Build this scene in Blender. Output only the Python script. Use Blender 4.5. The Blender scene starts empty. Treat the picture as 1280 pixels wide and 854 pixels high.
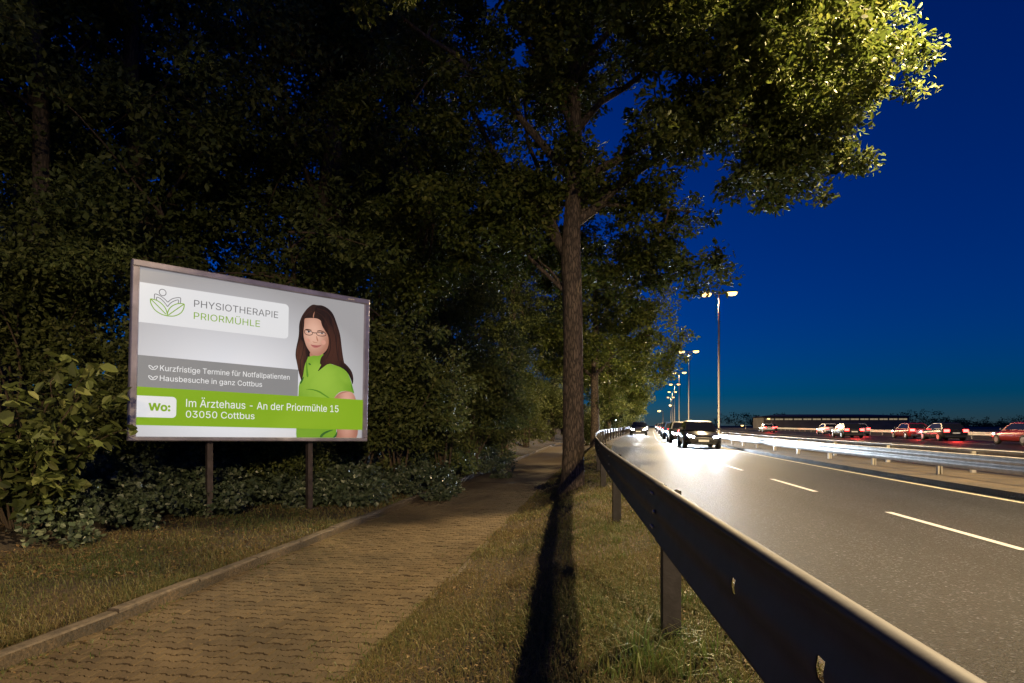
import bpy, bmesh, math, random
import numpy as np
from mathutils import Vector, Matrix
from mathutils.geometry import tessellate_polygon, delaunay_2d_cdt

R = math.radians
SC = bpy.context.scene
COL = SC.collection
random.seed(7)
rng = np.random.default_rng(7)

# ------------------------------------------------------------------ camera, sky, exposure
HC = 1.08                                   # camera height above the near road edge
cam = bpy.data.cameras.new('camera')
cam.sensor_width = 36.0
cam.lens = 750 / 1280 * 36
cam.shift_y = 104 / 1280
cam.clip_start = 0.05
cam.clip_end = 3000
camo = bpy.data.objects.new('camera', cam)
COL.objects.link(camo)
camo.location = (0, 0, HC)
camo.rotation_euler = (R(90), 0, 0)
SC.camera = camo

world = bpy.data.worlds.new('World')
SC.world = world
world.use_nodes = True
wn, wl = world.node_tree.nodes, world.node_tree.links
wn.clear()
sky = wn.new('ShaderNodeTexSky')
sky.sky_type = 'NISHITA'
sky.sun_disc = False
sky.sun_elevation = R(4.0)
sky.sun_rotation = R(-42)
sky.altitude = 100
sky.air_density = 1.0
sky.dust_density = 0.0
sky.ozone_density = 10.0
hsv = wn.new('ShaderNodeHueSaturation')
hsv.inputs['Saturation'].default_value = 1.0
hsv.inputs['Hue'].default_value = 0.506
bg = wn.new('ShaderNodeBackground')
bg.inputs['Strength'].default_value = 0.078
wo = wn.new('ShaderNodeOutputWorld')
wl.new(sky.outputs[0], hsv.inputs['Color'])
wl.new(hsv.outputs[0], bg.inputs['Color'])
wl.new(bg.outputs[0], wo.inputs['Surface'])

SC.view_settings.view_transform = 'Standard'
SC.view_settings.look = 'None'
SC.view_settings.exposure = 0.55
SC.view_settings.gamma = 1
SC.render.engine = 'CYCLES'
SC.cycles.use_denoising = True
SC.cycles.max_bounces = 6
SC.cycles.diffuse_bounces = 3
SC.cycles.glossy_bounces = 2
SC.cycles.transmission_bounces = 3
SC.cycles.transparent_max_bounces = 6
SC.cycles.sample_clamp_indirect = 4
SC.cycles.sample_clamp_direct = 0

# light levels of the lamps the place has
P_STREET = 9500          # one luminaire of a street lamp
P_HEAD = 2600             # one headlight
P_PATH = 260             # small white lamp beside the path

# ------------------------------------------------------------------ helpers
def lin(r, g, b):
    f = lambda c: (c / 255 / 12.92) if c / 255 <= 0.04045 else ((c / 255 + 0.055) / 1.055) ** 2.4
    return (f(r), f(g), f(b), 1.0)

class MB:
    """collects vertices and faces for ONE mesh object"""
    def __init__(s):
        s.v, s.f, s.sm = [], [], []
    def add(s, vs, fs, smooth=False):
        o = len(s.v)
        s.v.extend([tuple(p) for p in vs])
        for f in fs:
            s.f.append(tuple(i + o for i in f)); s.sm.append(smooth)
        return s
    def box(s, c, d, rz=0.0):
        cx, cy, cz = c; x, y, z = d[0] / 2, d[1] / 2, d[2] / 2
        ca, sa = math.cos(rz), math.sin(rz)
        vs = []
        for sx, sy, sz in ((-1,-1,-1),(1,-1,-1),(1,1,-1),(-1,1,-1),(-1,-1,1),(1,-1,1),(1,1,1),(-1,1,1)):
            px, py = sx * x, sy * y
            vs.append((cx + px * ca - py * sa, cy + px * sa + py * ca, cz + sz * z))
        return s.add(vs, [(0,3,2,1),(4,5,6,7),(0,1,5,4),(1,2,6,5),(2,3,7,6),(3,0,4,7)])
    def tube(s, pts, rad, n=8, cap=True, wob=0.0, seed=0, ridge=0):
        pts = [Vector(p) for p in pts]
        if not hasattr(rad, '__len__'): rad = [rad] * len(pts)
        rr = random.Random(seed)
        up = Vector((0.31, 0.22, 0.93)) if abs((pts[-1] - pts[0]).normalized().z) < .9 else Vector((1, 0.1, 0))
        vs = []
        ph = [rr.uniform(0, 6.28) for _ in range(4)]
        for i, p in enumerate(pts):
            t = (pts[min(i + 1, len(pts) - 1)] - pts[max(i - 1, 0)]).normalized()
            a = t.cross(up).normalized(); b = t.cross(a)
            for k in range(n):
                th = 2 * math.pi * k / n
                q = rad[i]
                if wob: q *= 1 + wob * (math.sin(3 * th + ph[0] + i * .35) + .6 * math.sin(5 * th + ph[1] - i * .5)) + wob * .5 * rr.uniform(-1, 1)
                if ridge: q *= 1 + ridge * math.sin(n * .33 * th + ph[2] + i * .21)
                vs.append(p + a * math.cos(th) * q + b * math.sin(th) * q)
        fs = []
        for i in range(len(pts) - 1):
            for k in range(n):
                k2 = (k + 1) % n
                fs.append((i*n+k, i*n+k2, (i+1)*n+k2, (i+1)*n+k))
        s.add(vs, fs, True)
        if cap:
            o = len(s.v) - len(vs)
            s.f.append(tuple(o + k for k in range(n))); s.sm.append(False)
            s.f.append(tuple(o + (len(pts)-1)*n + k for k in reversed(range(n)))); s.sm.append(False)
        return s
    def mesh(s, name, mat=None):
        m = bpy.data.meshes.new(name)
        m.from_pydata(s.v, [], s.f)
        m.polygons.foreach_set('use_smooth', s.sm)
        if mat: m.materials.append(mat)
        m.update()
        return m
    def build(s, name, mat, parent=None, fix=False):
        me = s.mesh(name, mat)
        if fix:
            bm = bmesh.new(); bm.from_mesh(me)
            bmesh.ops.recalc_face_normals(bm, faces=bm.faces); bm.to_mesh(me); bm.free()
        return link(name, me, parent)

def link(name, me, parent=None):
    o = bpy.data.objects.new(name, me)
    COL.objects.link(o)
    if parent: o.parent = parent
    return o

def tag(o, label=None, cat=None, group=None, kind=None):
    if label: o['label'] = label
    if cat: o['category'] = cat
    if group: o['group'] = group
    if kind: o['kind'] = kind
    return o

def empty(name, loc=(0, 0, 0), rz=0.0):
    o = bpy.data.objects.new(name, None)
    o.empty_display_size = 0.2
    COL.objects.link(o)
    o.location = loc
    o.rotation_euler = (0, 0, rz)
    return o

def copy_tree(o, parent=None):
    c = o.copy(); COL.objects.link(c); c.parent = parent
    for ch in list(o.children): copy_tree(ch, c)
    return c

def np_mesh(name, V, F, mat, tint=None, smooth=False):
    """V (n,3) float, F (m,k) int with constant k; tint (n,) 0..1 or (n,3)"""
    me = bpy.data.meshes.new(name)
    k = F.shape[1]
    me.vertices.add(len(V)); me.vertices.foreach_set('co', V.astype(np.float32).ravel())
    me.loops.add(F.size); me.loops.foreach_set('vertex_index', F.astype(np.int32).ravel())
    me.polygons.add(len(F))
    me.polygons.foreach_set('loop_start', np.arange(0, F.size, k, dtype=np.int32))
    me.polygons.foreach_set('loop_total', np.full(len(F), k, dtype=np.int32))
    me.polygons.foreach_set('use_smooth', np.full(len(F), smooth, dtype=bool))
    if tint is not None:
        a = me.attributes.new('tint', 'FLOAT', 'POINT')
        a.data.foreach_set('value', tint.astype(np.float32))
    me.materials.append(mat)
    me.update(calc_edges=True)
    return me

# ------------------------------------------------------------------ materials
def new_mat(name):
    m = bpy.data.materials.new(name); m.use_nodes = True
    n, l = m.node_tree.nodes, m.node_tree.links
    return m, n, l, n['Principled BSDF']

def plain(name, col, rough=.6, metal=0.0, noise=0.0, scale=20.0, bump=0.0, bscale=60.0, emit=0.0):
    m, n, l, b = new_mat(name)
    b.inputs['Base Color'].default_value = col
    b.inputs['Roughness'].default_value = rough
    b.inputs['Metallic'].default_value = metal
    if noise or bump:
        tc = n.new('ShaderNodeTexCoord')
    if noise:
        t = n.new('ShaderNodeTexNoise'); t.inputs['Scale'].default_value = scale; t.inputs['Detail'].default_value = 6
        l.new(tc.outputs['Object'], t.inputs['Vector'])
        r = n.new('ShaderNodeValToRGB')
        r.color_ramp.elements[0].position = .3; r.color_ramp.elements[1].position = .7
        r.color_ramp.elements[0].color = tuple(c * (1 - noise) for c in col[:3]) + (1,)
        r.color_ramp.elements[1].color = tuple(min(1, c * (1 + noise)) for c in col[:3]) + (1,)
        l.new(t.outputs['Fac'], r.inputs['Fac']); l.new(r.outputs[0], b.inputs['Base Color'])
    if bump:
        t2 = n.new('ShaderNodeTexNoise'); t2.inputs['Scale'].default_value = bscale; t2.inputs['Detail'].default_value = 4
        l.new(tc.outputs['Object'], t2.inputs['Vector'])
        bp = n.new('ShaderNodeBump'); bp.inputs['Strength'].default_value = bump; bp.inputs['Distance'].default_value = .01
        l.new(t2.outputs['Fac'], bp.inputs['Height']); l.new(bp.outputs[0], b.inputs['Normal'])
    if emit:
        b.inputs['Emission Color'].default_value = col
        b.inputs['Emission Strength'].default_value = emit
    return m

def glow(name, col, s):
    m, n, l, b = new_mat(name)
    b.inputs['Base Color'].default_value = (0.02, .02, .02, 1)
    b.inputs['Emission Color'].default_value = col
    b.inputs['Emission Strength'].default_value = s
    return m

def leaf_mat(name, c0, c1, c2, rough=.45, trans=.3, spec=.4):
    m, n, l, b = new_mat(name)
    at = n.new('ShaderNodeAttribute'); at.attribute_name = 'tint'
    r = n.new('ShaderNodeValToRGB')
    r.color_ramp.elements[0].color = c0; r.color_ramp.elements[1].color = c2
    e = r.color_ramp.elements.new(.5); e.color = c1
    l.new(at.outputs['Fac'], r.inputs['Fac'])
    l.new(r.outputs[0], b.inputs['Base Color'])
    b.inputs['Roughness'].default_value = rough
    b.inputs['Specular IOR Level'].default_value = spec
    if trans:
        tr = n.new('ShaderNodeBsdfTranslucent'); l.new(r.outputs[0], tr.inputs['Color'])
        mx = n.new('ShaderNodeMixShader'); mx.inputs[0].default_value = trans
        l.new(b.outputs[0], mx.inputs[1]); l.new(tr.outputs[0], mx.inputs[2])
        l.new(mx.outputs[0], n['Material Output'].inputs['Surface'])
    return m

def asphalt_mat():
    m, n, l, b = new_mat('asphalt')
    tc = n.new('ShaderNodeTexCoord')
    v = n.new('ShaderNodeTexVoronoi'); v.inputs['Scale'].default_value = 74
    l.new(tc.outputs['Object'], v.inputs['Vector'])
    r = n.new('ShaderNodeValToRGB')
    r.color_ramp.elements[0].color = (.0025, .0026, .0036, 1); r.color_ramp.elements[1].color = (.13, .137, .175, 1)
    r.color_ramp.elements[1].position = 1.0
    e = r.color_ramp.elements.new(.78); e.color = (.012, .0128, .0175, 1)
    e = r.color_ramp.elements.new(.5); e.color = (.004, .0042, .006, 1)
    l.new(v.outputs['Color'], r.inputs['Fac'])
    t = n.new('ShaderNodeTexNoise'); t.inputs['Scale'].default_value = .7; t.inputs['Detail'].default_value = 6
    l.new(tc.outputs['Object'], t.inputs['Vector'])
    mp = n.new('ShaderNodeMapRange'); mp.inputs[3].default_value = .72; mp.inputs[4].default_value = 1.25
    l.new(t.outputs['Fac'], mp.inputs[0])
    mu = n.new('ShaderNodeMixRGB'); mu.blend_type = 'MULTIPLY'; mu.inputs[0].default_value = 1
    l.new(r.outputs[0], mu.inputs[1]); l.new(mp.outputs[0], mu.inputs[2])
    of = n.new('ShaderNodeAttribute'); of.attribute_name = 'offset'
    wob = n.new('ShaderNodeMath'); wob.operation = 'MULTIPLY_ADD'; l.new(t.outputs['Fac'], wob.inputs[0]); wob.inputs[1].default_value = .25; l.new(of.outputs['Fac'], wob.inputs[2])
    wt = n.new('ShaderNodeValToRGB'); cr = wt.color_ramp
    dv = n.new('ShaderNodeMath'); dv.operation = 'DIVIDE'; l.new(wob.outputs[0], dv.inputs[0]); dv.inputs[1].default_value = 8.0
    cr.elements[0].position = 0; cr.elements[0].color = (.8, .8, .8, 1); cr.elements[1].position = 1; cr.elements[1].color = (.9, .9, .9, 1)
    for p_, v_ in ((1.6, 1.0), (2.1, .62), (2.55, 1.12), (3.2, 1.1), (3.65, .62), (4.1, 1.05), (4.33, 1.05), (4.37, .5), (4.41, 1.0), (5.0, .66), (5.7, 1.1), (6.4, .68), (7.1, 1.0)):
        e2 = cr.elements.new(p_ / 8.0); e2.color = (v_, v_, v_, 1)
    l.new(dv.outputs[0], wt.inputs['Fac'])
    mu2 = n.new('ShaderNodeMixRGB'); mu2.blend_type = 'MULTIPLY'; mu2.inputs[0].default_value = 1
    l.new(mu.outputs[0], mu2.inputs[1]); l.new(wt.outputs[0], mu2.inputs[2])
    l.new(mu2.outputs[0], b.inputs['Base Color'])
    b.inputs['Roughness'].default_value = .6
    b.inputs['Specular IOR Level'].default_value = .14
    bp = n.new('ShaderNodeBump'); bp.inputs['Strength'].default_value = .9; bp.inputs['Distance'].default_value = .008
    l.new(v.outputs['Distance'], bp.inputs['Height']); l.new(bp.outputs[0], b.inputs['Normal'])
    return m

def ground_mat():
    m, n, l, b = new_mat('soil_and_litter')
    tc = n.new('ShaderNodeTexCoord')
    t = n.new('ShaderNodeTexNoise'); t.inputs['Scale'].default_value = 1.6; t.inputs['Detail'].default_value = 8
    t2 = n.new('ShaderNodeTexVoronoi'); t2.inputs['Scale'].default_value = 60
    l.new(tc.outputs['Object'], t.inputs['Vector']); l.new(tc.outputs['Object'], t2.inputs['Vector'])
    r = n.new('ShaderNodeValToRGB')
    r.color_ramp.elements[0].position = .35; r.color_ramp.elements[0].color = (.018, .014, .010, 1)
    r.color_ramp.elements[1].position = .68; r.color_ramp.elements[1].color = (.055, .042, .026, 1)
    l.new(t.outputs['Fac'], r.inputs['Fac'])
    r2 = n.new('ShaderNodeValToRGB')
    r2.color_ramp.elements[0].color = (.35, .35, .35, 1); r2.color_ramp.elements[1].color = (1.7, 1.5, 1.3, 1)
    l.new(t2.outputs['Color'], r2.inputs['Fac'])
    mu = n.new('ShaderNodeMixRGB'); mu.blend_type = 'MULTIPLY'; mu.inputs[0].default_value = 1
    l.new(r.outputs[0], mu.inputs[1]); l.new(r2.outputs[0], mu.inputs[2])
    l.new(mu.outputs[0], b.inputs['Base Color'])
    b.inputs['Roughness'].default_value = .9
    bp = n.new('ShaderNodeBump'); bp.inputs['Strength'].default_value = .8; bp.inputs['Distance'].default_value = .03
    t3 = n.new('ShaderNodeTexNoise'); t3.inputs['Scale'].default_value = 38; t3.inputs['Detail'].default_value = 6; l.new(tc.outputs['Object'], t3.inputs['Vector'])
    l.new(t3.outputs['Fac'], bp.inputs['Height']); l.new(bp.outputs[0], b.inputs['Normal'])
    return m

def paver_mat():
    m, n, l, b = new_mat('concrete_paver')
    oi = n.new('ShaderNodeObjectInfo'); tc = n.new('ShaderNodeTexCoord')
    geo = n.new('ShaderNodeNewGeometry')
    t = n.new('ShaderNodeTexNoise'); t.inputs['Scale'].default_value = 130; t.inputs['Detail'].default_value = 3
    l.new(geo.outputs['Position'], t.inputs['Vector'])
    t2 = n.new('ShaderNodeTexNoise'); t2.inputs['Scale'].default_value = 1.3; t2.inputs['Detail'].default_value = 5
    l.new(geo.outputs['Position'], t2.inputs['Vector'])
    ri = n.new('ShaderNodeMath'); ri.operation = 'ADD'
    l.new(oi.outputs['Random'], ri.inputs[0]); l.new(geo.outputs['Random Per Island'], ri.inputs[1])
    md = n.new('ShaderNodeMath'); md.operation = 'FRACT'; l.new(ri.outputs[0], md.inputs[0])
    r = n.new('ShaderNodeValToRGB')
    r.color_ramp.elements[0].color = (.088, .063, .036, 1); r.color_ramp.elements[1].color = (.132, .097, .056, 1)
    l.new(md.outputs[0], r.inputs['Fac'])
    s = n.new('ShaderNodeMath'); s.operation = 'MULTIPLY'; l.new(t.outputs['Fac'], s.inputs[0]); s.inputs[1].default_value = 1.5
    s2 = n.new('ShaderNodeMath'); s2.operation = 'MULTIPLY_ADD'; l.new(t2.outputs['Fac'], s2.inputs[0]); s2.inputs[1].default_value = 1.1; s2.inputs[2].default_value = .35
    s3 = n.new('ShaderNodeMath'); s3.operation = 'MULTIPLY'; l.new(s.outputs[0], s3.inputs[0]); l.new(s2.outputs[0], s3.inputs[1])
    mu = n.new('ShaderNodeMixRGB'); mu.blend_type = 'MULTIPLY'; mu.inputs[0].default_value = 1
    l.new(r.outputs[0], mu.inputs[1]); l.new(s3.outputs[0], mu.inputs[2])
    l.new(mu.outputs[0], b.inputs['Base Color'])
    b.inputs['Roughness'].default_value = .62
    bp = n.new('ShaderNodeBump'); bp.inputs['Strength'].default_value = .5; bp.inputs['Distance'].default_value = .004
    l.new(t.outputs['Fac'], bp.inputs['Height']); l.new(bp.outputs[0], b.inputs['Normal'])
    return m

def far_path_mat():
    m, n, l, b = new_mat('far_paving')
    tc = n.new('ShaderNodeTexCoord')
    br = n.new('ShaderNodeTexBrick'); br.inputs['Scale'].default_value = 1
    br.inputs['Brick Width'].default_value = .145; br.inputs['Row Height'].default_value = .104
    br.inputs['Mortar Size'].default_value = .008
    br.inputs['Color1'].default_value = (.09, .066, .039, 1); br.inputs['Color2'].default_value = (.12, .089, .053, 1)
    br.inputs['Mortar'].default_value = (.04, .03, .022, 1)
    l.new(tc.outputs['Object'], br.inputs['Vector']); l.new(br.outputs['Color'], b.inputs['Base Color'])
    b.inputs['Roughness'].default_value = .65
    return m

def bark_mat(name, c0, c1, sc=9.0):
    m, n, l, b = new_mat(name)
    tc = n.new('ShaderNodeTexCoord'); mpg = n.new('ShaderNodeMapping')
    mpg.inputs['Scale'].default_value = (1, 1, .22)
    l.new(tc.outputs['Object'], mpg.inputs['Vector'])
    v = n.new('ShaderNodeTexVoronoi'); v.feature = 'DISTANCE_TO_EDGE'; v.inputs['Scale'].default_value = sc * 2.6
    t = n.new('ShaderNodeTexNoise'); t.inputs['Scale'].default_value = sc * 3; t.inputs['Detail'].default_value = 8
    l.new(mpg.outputs[0], t.inputs['Vector'])
    ad = n.new('ShaderNodeVectorMath'); ad.operation = 'MULTIPLY_ADD'
    l.new(t.outputs['Color'], ad.inputs[0]); ad.inputs[1].default_value = (.06, .06, .06); l.new(mpg.outputs[0], ad.inputs[2])
    l.new(ad.outputs[0], v.inputs['Vector'])
    r = n.new('ShaderNodeValToRGB')
    r.color_ramp.elements[0].color = c0; r.color_ramp.elements[1].color = c1; r.color_ramp.elements[1].position = .28
    l.new(v.outputs['Distance'], r.inputs['Fac']); l.new(r.outputs[0], b.inputs['Base Color'])
    b.inputs['Roughness'].default_value = .85
    bp = n.new('ShaderNodeBump'); bp.inputs['Strength'].default_value = 1; bp.inputs['Distance'].default_value = .045
    l.new(r.outputs[0], bp.inputs['Height']); l.new(bp.outputs[0], b.inputs['Normal'])
    return m

M = {}
M['asphalt'] = asphalt_mat()
M['ground'] = ground_mat()
M['paver'] = paver_mat()
M['far_path'] = far_path_mat()
M['kerb'] = plain('kerb_concrete', (.075, .06, .047, 1), .85, noise=.45, scale=14, bump=.5, bscale=90)
M['marking'] = plain('road_paint', (.40, .41, .46, 1), .6, noise=.18, scale=40)
M['marking_yellow'] = plain('dirty_edge_paint', (.36, .33, .27, 1), .6, noise=.25, scale=30)
M['bark'] = bark_mat('oak_bark', (.022, .017, .014, 1), (.13, .098, .078, 1))
M['bark2'] = bark_mat('wood_bark', (.02, .016, .012, 1), (.085, .062, .044, 1))
M['twig'] = plain('twig_bark', (.07, .05, .034, 1), .9)
M['leaf_oak'] = leaf_mat('oak_leaves', (.032, .050, .010, 1), (.076, .100, .020, 1), (.15, .155, .038, 1), .5, .32, .25)
M['leaf_wood'] = leaf_mat('wood_leaves', (.036, .056, .018, 1), (.080, .106, .032, 1), (.14, .155, .052, 1), .55, .28, .2)
M['leaf_shrub'] = leaf_mat('shrub_leaves', (.046, .064, .021, 1), (.098, .122, .038, 1), (.17, .178, .065, 1), .5, .28, .22)
M['leaf_ivy'] = leaf_mat('ivy_leaves', (.03, .048, .028, 1), (.066, .092, .054, 1), (.13, .15, .10, 1), .40, .12, .5)
M['grass'] = leaf_mat('dry_grass', (.15, .105, .052, 1), (.14, .125, .05, 1), (.055, .088, .026, 1), .55, .3)
M['tuft'] = leaf_mat('green_grass', (.13, .12, .045, 1), (.075, .115, .03, 1), (.055, .10, .025, 1), .45, .35)
M['litter'] = leaf_mat('fallen_leaves', (.055, .032, .016, 1), (.12, .075, .032, 1), (.24, .17, .08, 1), .7, .1)
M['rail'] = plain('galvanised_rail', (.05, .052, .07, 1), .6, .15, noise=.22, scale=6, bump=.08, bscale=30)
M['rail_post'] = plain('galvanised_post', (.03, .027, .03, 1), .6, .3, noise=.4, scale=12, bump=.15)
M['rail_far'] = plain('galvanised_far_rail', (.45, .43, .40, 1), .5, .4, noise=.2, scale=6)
M['bolt'] = plain('bolt_steel', (.5, .48, .45, 1), .35, .9)
M['frame'] = plain('billboard_frame_metal', (.42, .40, .48, 1), .38, .55, noise=.25, scale=3.5, bump=.06, bscale=18)
M['bpost'] = plain('billboard_post_steel', (.085, .07, .07, 1), .5, .5, noise=.3, scale=9)
M['dark'] = plain('dark_plastic', (.015, .015, .017, 1), .5)
M['lamp_pole'] = plain('lamp_pole_steel', (.36, .33, .30, 1), .45, .6, noise=.12, scale=4)
M['lamp_glow'] = glow('sodium_bowl', (1.0, .58, .15, 1), 4.2)
M['lamp_glow_far'] = glow('far_sodium_bowl', (1.0, .6, .18, 1), 4.0)
M['path_glow'] = glow('white_lamp_bowl', (.72, .92, 1.0, 1), 14)
M['head_glow'] = glow('headlight_lens', (.93, .97, 1.0, 1), 45)
M['tail_glow'] = glow('taillight_lens', (1.0, .03, .025, 1), 16)
M['tyre'] = plain('tyre_rubber', (.012, .012, .013, 1), .8)
M['rim'] = plain('alloy_rim', (.5, .5, .52, 1), .3, .9)
M['glass'] = plain('car_glass', (.01, .012, .015, 1), .06)
M['plate'] = plain('plate_white', (.7, .7, .68, 1), .5)
M['bwall'] = plain('hall_wall', (.13, .12, .11, 1), .8, noise=.2, scale=.4)
M['broof'] = plain('hall_roof', (.03, .03, .035, 1), .7)
M['bwin'] = glow('lit_hall_window', (1.0, .78, .45, 1), .22)
STREET_COL = (1.0, .73, .37)

# ------------------------------------------------------------------ lie of the land
def c_road(y):                     # the curve that the near road follows
    if y < 0: return .085 * y
    if y < 52: return .085 * y + .0014 * y * y
    return 8.2056 + .2306 * (y - 52)
def c_slope(y):
    if y < 0: return .085
    return .085 + .0028 * min(y, 52)
def road_z(off):
    return -.025 * (off - .5) if off < 7.4 else -.1725
def rail_x(y): return c_road(y) + .5
def path_r(y): return -1.65 + .155 * y
def path_l(y): return -4.0 + .155 * y
PATH_Z = -.55
def sstep(a, b, x):
    t = max(0, min(1, (x - a) / (b - a))); return t * t * (3 - 2 * t)
def ground_z(x, y):
    off = x - c_road(y)
    if off > .55: return -.125 + .11 * sstep(.55, 1.1, off) - .5 * sstep(1.2, 2.4, off) + .36 * sstep(29.5, 31.2, off)
    pr, pl = path_r(y), path_l(y)
    if x > pr:
        t = (x - pr) / max(.3, rail_x(y) - pr)
        return -.545 + .42 * sstep(.02, .95, t)
    if x > pl: return -.66
    q = pl - x
    q0 = 3.0 - 2.2 * sstep(11, 19, y)
    r = max(0, q - q0)
    return -.46 + min(.30 * r, 2.2 + .04 * r) * sstep(0, 1.2, r)
def gz(x, y):
    return ground_z(x, y) + .018 * math.sin(3.1 * x + 1.7 * y) * math.sin(2.3 * y - x)

def at(px, d):                     # ground point seen at a picture column and a distance
    x = (px - 640) / 750 * d
    return x, d

def build_ground():
    ys = list(np.arange(-14, 30, .5)) + list(np.arange(30, 80, 2)) + list(np.arange(80, 260, 12)) + [300, 400, 520, 640]
    ql = [500, 300, 150, 70, 40, 28, 20, 16, 13, 11, 9.5, 8, 7, 6, 5, 4.4, 3.8, 3.2, 2.7, 2.2, 1.7, 1.2, .8, .4, .1, .0]
    V, cols = [], None
    for y in ys:
        pl, pr, rx = path_l(y), path_r(y), rail_x(y)
        xs = [pl - q for q in ql]
        xs += [pl + .02, pr - .02]
        xs += [pr + (rx - pr) * t for t in (0.002, .1, .2, .3, .4, .5, .6, .7, .8, .9, 1.0)]
        xs += [rx + d for d in (.09, .3, .5, .7, .78, 1.2, 2, 8, 20, 29, 30, 31, 32, 40, 60, 150, 300, 500)]
        cols = len(xs)
        for i, x in enumerate(xs):
            V.append((x, y, gz(x, y)))
    F = []
    for j in range(len(ys) - 1):
        for i in range(cols - 1):
            a = j * cols + i
            F.append((a, a + 1, a + cols + 1, a + cols))
    me = np_mesh('ground', np.array(V), np.array(F), M['ground'], smooth=True)
    tag(link('ground', me), kind='structure')
build_ground()

def strip(name, ys, o0, o1, z, mat, parent=None, nx=1):
    V, F = [], []
    for y in ys:
        for i in range(nx + 1):
            o = o0 + (o1 - o0) * i / nx
            V.append((c_road(y) + o, y, (road_z(o) if z is None else 0) + (z or 0)))
    n = nx + 1
    for j in range(len(ys) - 1):
        for i in range(nx):
            a = j * n + i
            F.append((a, a + 1, a + n + 1, a + n))
    me = np_mesh(name, np.array(V, float), np.array(F), mat)
    at_ = me.attributes.new('offset', 'FLOAT', 'POINT')
    at_.data.foreach_set('value', np.tile(np.linspace(o0, o1, n), len(ys)).astype(np.float32))
    return link(name, me, parent)

YS = list(np.arange(-16, 60, 1.0)) + list(np.arange(60, 420, 12))
road = strip('road', YS, 1.2, 7.42, None, M['asphalt'], nx=4)
tag(road, kind='structure')
far_road = strip('far_carriageway', YS, 9.6, 31.0, -.19, M['asphalt'], nx=4)
tag(far_road, kind='structure')

def marking(y0, y1, off, w, mat, par, z=None):
    n = max(2, int((y1 - y0) / 1.5) + 1)
    ys = list(np.linspace(y0, y1, n))
    zz = (road_z(off) if z is None else z) + .004
    V, F = [], []
    for y in ys:
        for o in (off - w / 2, off + w / 2):
            V.append((c_road(y) + o, y, zz - (.025 * (o - off) if z is None else 0)))
    for j in range(n - 1):
        F.append((2*j, 2*j+1, 2*j+3, 2*j+2))
    return link('lane_marking', np_mesh('lane_marking', np.array(V), np.array(F), mat), par)

y = 5.7
for k in range(22):
    marking(y - .1, y + 2.35, 4.27, .10, M['marking'], road)
    y += 4.9
marking(-14, 130, 7.2, .11, M['marking_yellow'], road)
for k in range(26):
    marking(26 + k * 6.2, 26 + k * 6.2 + 3.0, 25.2, .18, M['marking_yellow'], far_road, -.19)
marking(10, 200, 20.8, .22, M['marking_yellow'], far_road, -.19)
marking(10, 200, 12.2, .14, M['marking'], far_road, -.19)
marking(10, 200, 30.0, .2, M['marking_yellow'], far_road, -.19)

# median strip: a low kerbed bed of soil between the carriageways
med = MB()
for j, yy in enumerate(YS):
    x = c_road(yy)
    med.v += [(x + 7.42, yy, -.25), (x + 7.42, yy, -.05), (x + 7.55, yy, -.04), (x + 8.5, yy, -.03), (x + 9.45, yy, -.04), (x + 9.6, yy, -.05), (x + 9.6, yy, -.3)]
    if j:
        for i in range(6):
            a = (j - 1) * 7 + i
            med.f.append((a, a + 1, a + 8, a + 7)); med.sm.append(False)
tag(med.build('median_strip', M['ground']), kind='structure')

# ------------------------------------------------------------------ foot path of interlocking pavers
TN = math.hypot(.155, 1.0)
T = Vector((.155 / TN, 1 / TN, 0)); N_ = Vector((1 / TN, -.155 / TN, 0))
PW = (4.0 - 1.65) / TN                  # path width square to its direction
P0 = Vector((-4.0, 0, 0))               # a point on its left edge
def pp(s, u, z):                        # s along the path, u across from the left edge
    return P0 + T * s + N_ * u + Vector((0, 0, z))

bed = MB()
bed.add([pp(-3, 0, -.585), pp(-3, PW, -.585), pp(17.3, PW, -.585), pp(17.3, 0, -.585)], [(0, 1, 2, 3)])
path = bed.build('path', plain('joint_sand', (.05, .038, .028, 1), .95))
tag(path, kind='structure')
fs_ = MB(); fs_.add([(0, 0, 0), (PW, 0, 0), (PW, 85, 0), (0, 85, 0)], [(0, 1, 2, 3)])
fp = fs_.build('path_surface', M['far_path'], path)
fp.matrix_world = Matrix.Translation(pp(17.3, 0, PATH_Z)) @ Matrix(((N_.x, T.x, 0, 0), (N_.y, T.y, 0, 0), (0, 0, 1, 0), (0, 0, 0, 1)))

PL, PWD, PA, PT = .145, .104, .009, .010
def paver_outline(inset=0.0):
    j = .003 + inset
    up = []
    for u, s in ((-PL/2 + j, 1), (-PL/4 - PT, 1), (-PL/4 + PT, -1), (PL/4 - PT, -1), (PL/4 + PT, 1), (PL/2 - j, 1)):
        up.append((u, PWD / 2 + PA * s - j))
    lo = [(u, -v) for u, v in reversed(up)]
    return lo[::-1] + up[::-1]           # counter-clockwise
def paver_vf(z0=0.0):
    a, b = paver_outline(.0035), paver_outline(0)
    n = len(a)
    vs = [(u, v, z0) for u, v in a] + [(u, v, z0 - .03) for u, v in b]
    fs = [tuple(range(n))] + [(i, n + i, n + (i + 1) % n, (i + 1) % n) for i in range(n)]
    return vs, fs
pv, pf = paver_vf()
pm = MB(); pm.add(pv, pf); paver_mesh = pm.mesh('paver', M['paver'])
bm_ = bmesh.new(); bm_.from_mesh(paver_mesh); bmesh.ops.recalc_face_normals(bm_, faces=bm_.faces); bm_.to_mesh(paver_mesh); bm_.free()
rotp = math.atan2(N_.y, N_.x)
rest = MB(); cnt = 0
row = 0
s = 3.15
rr = random.Random(3)
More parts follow.
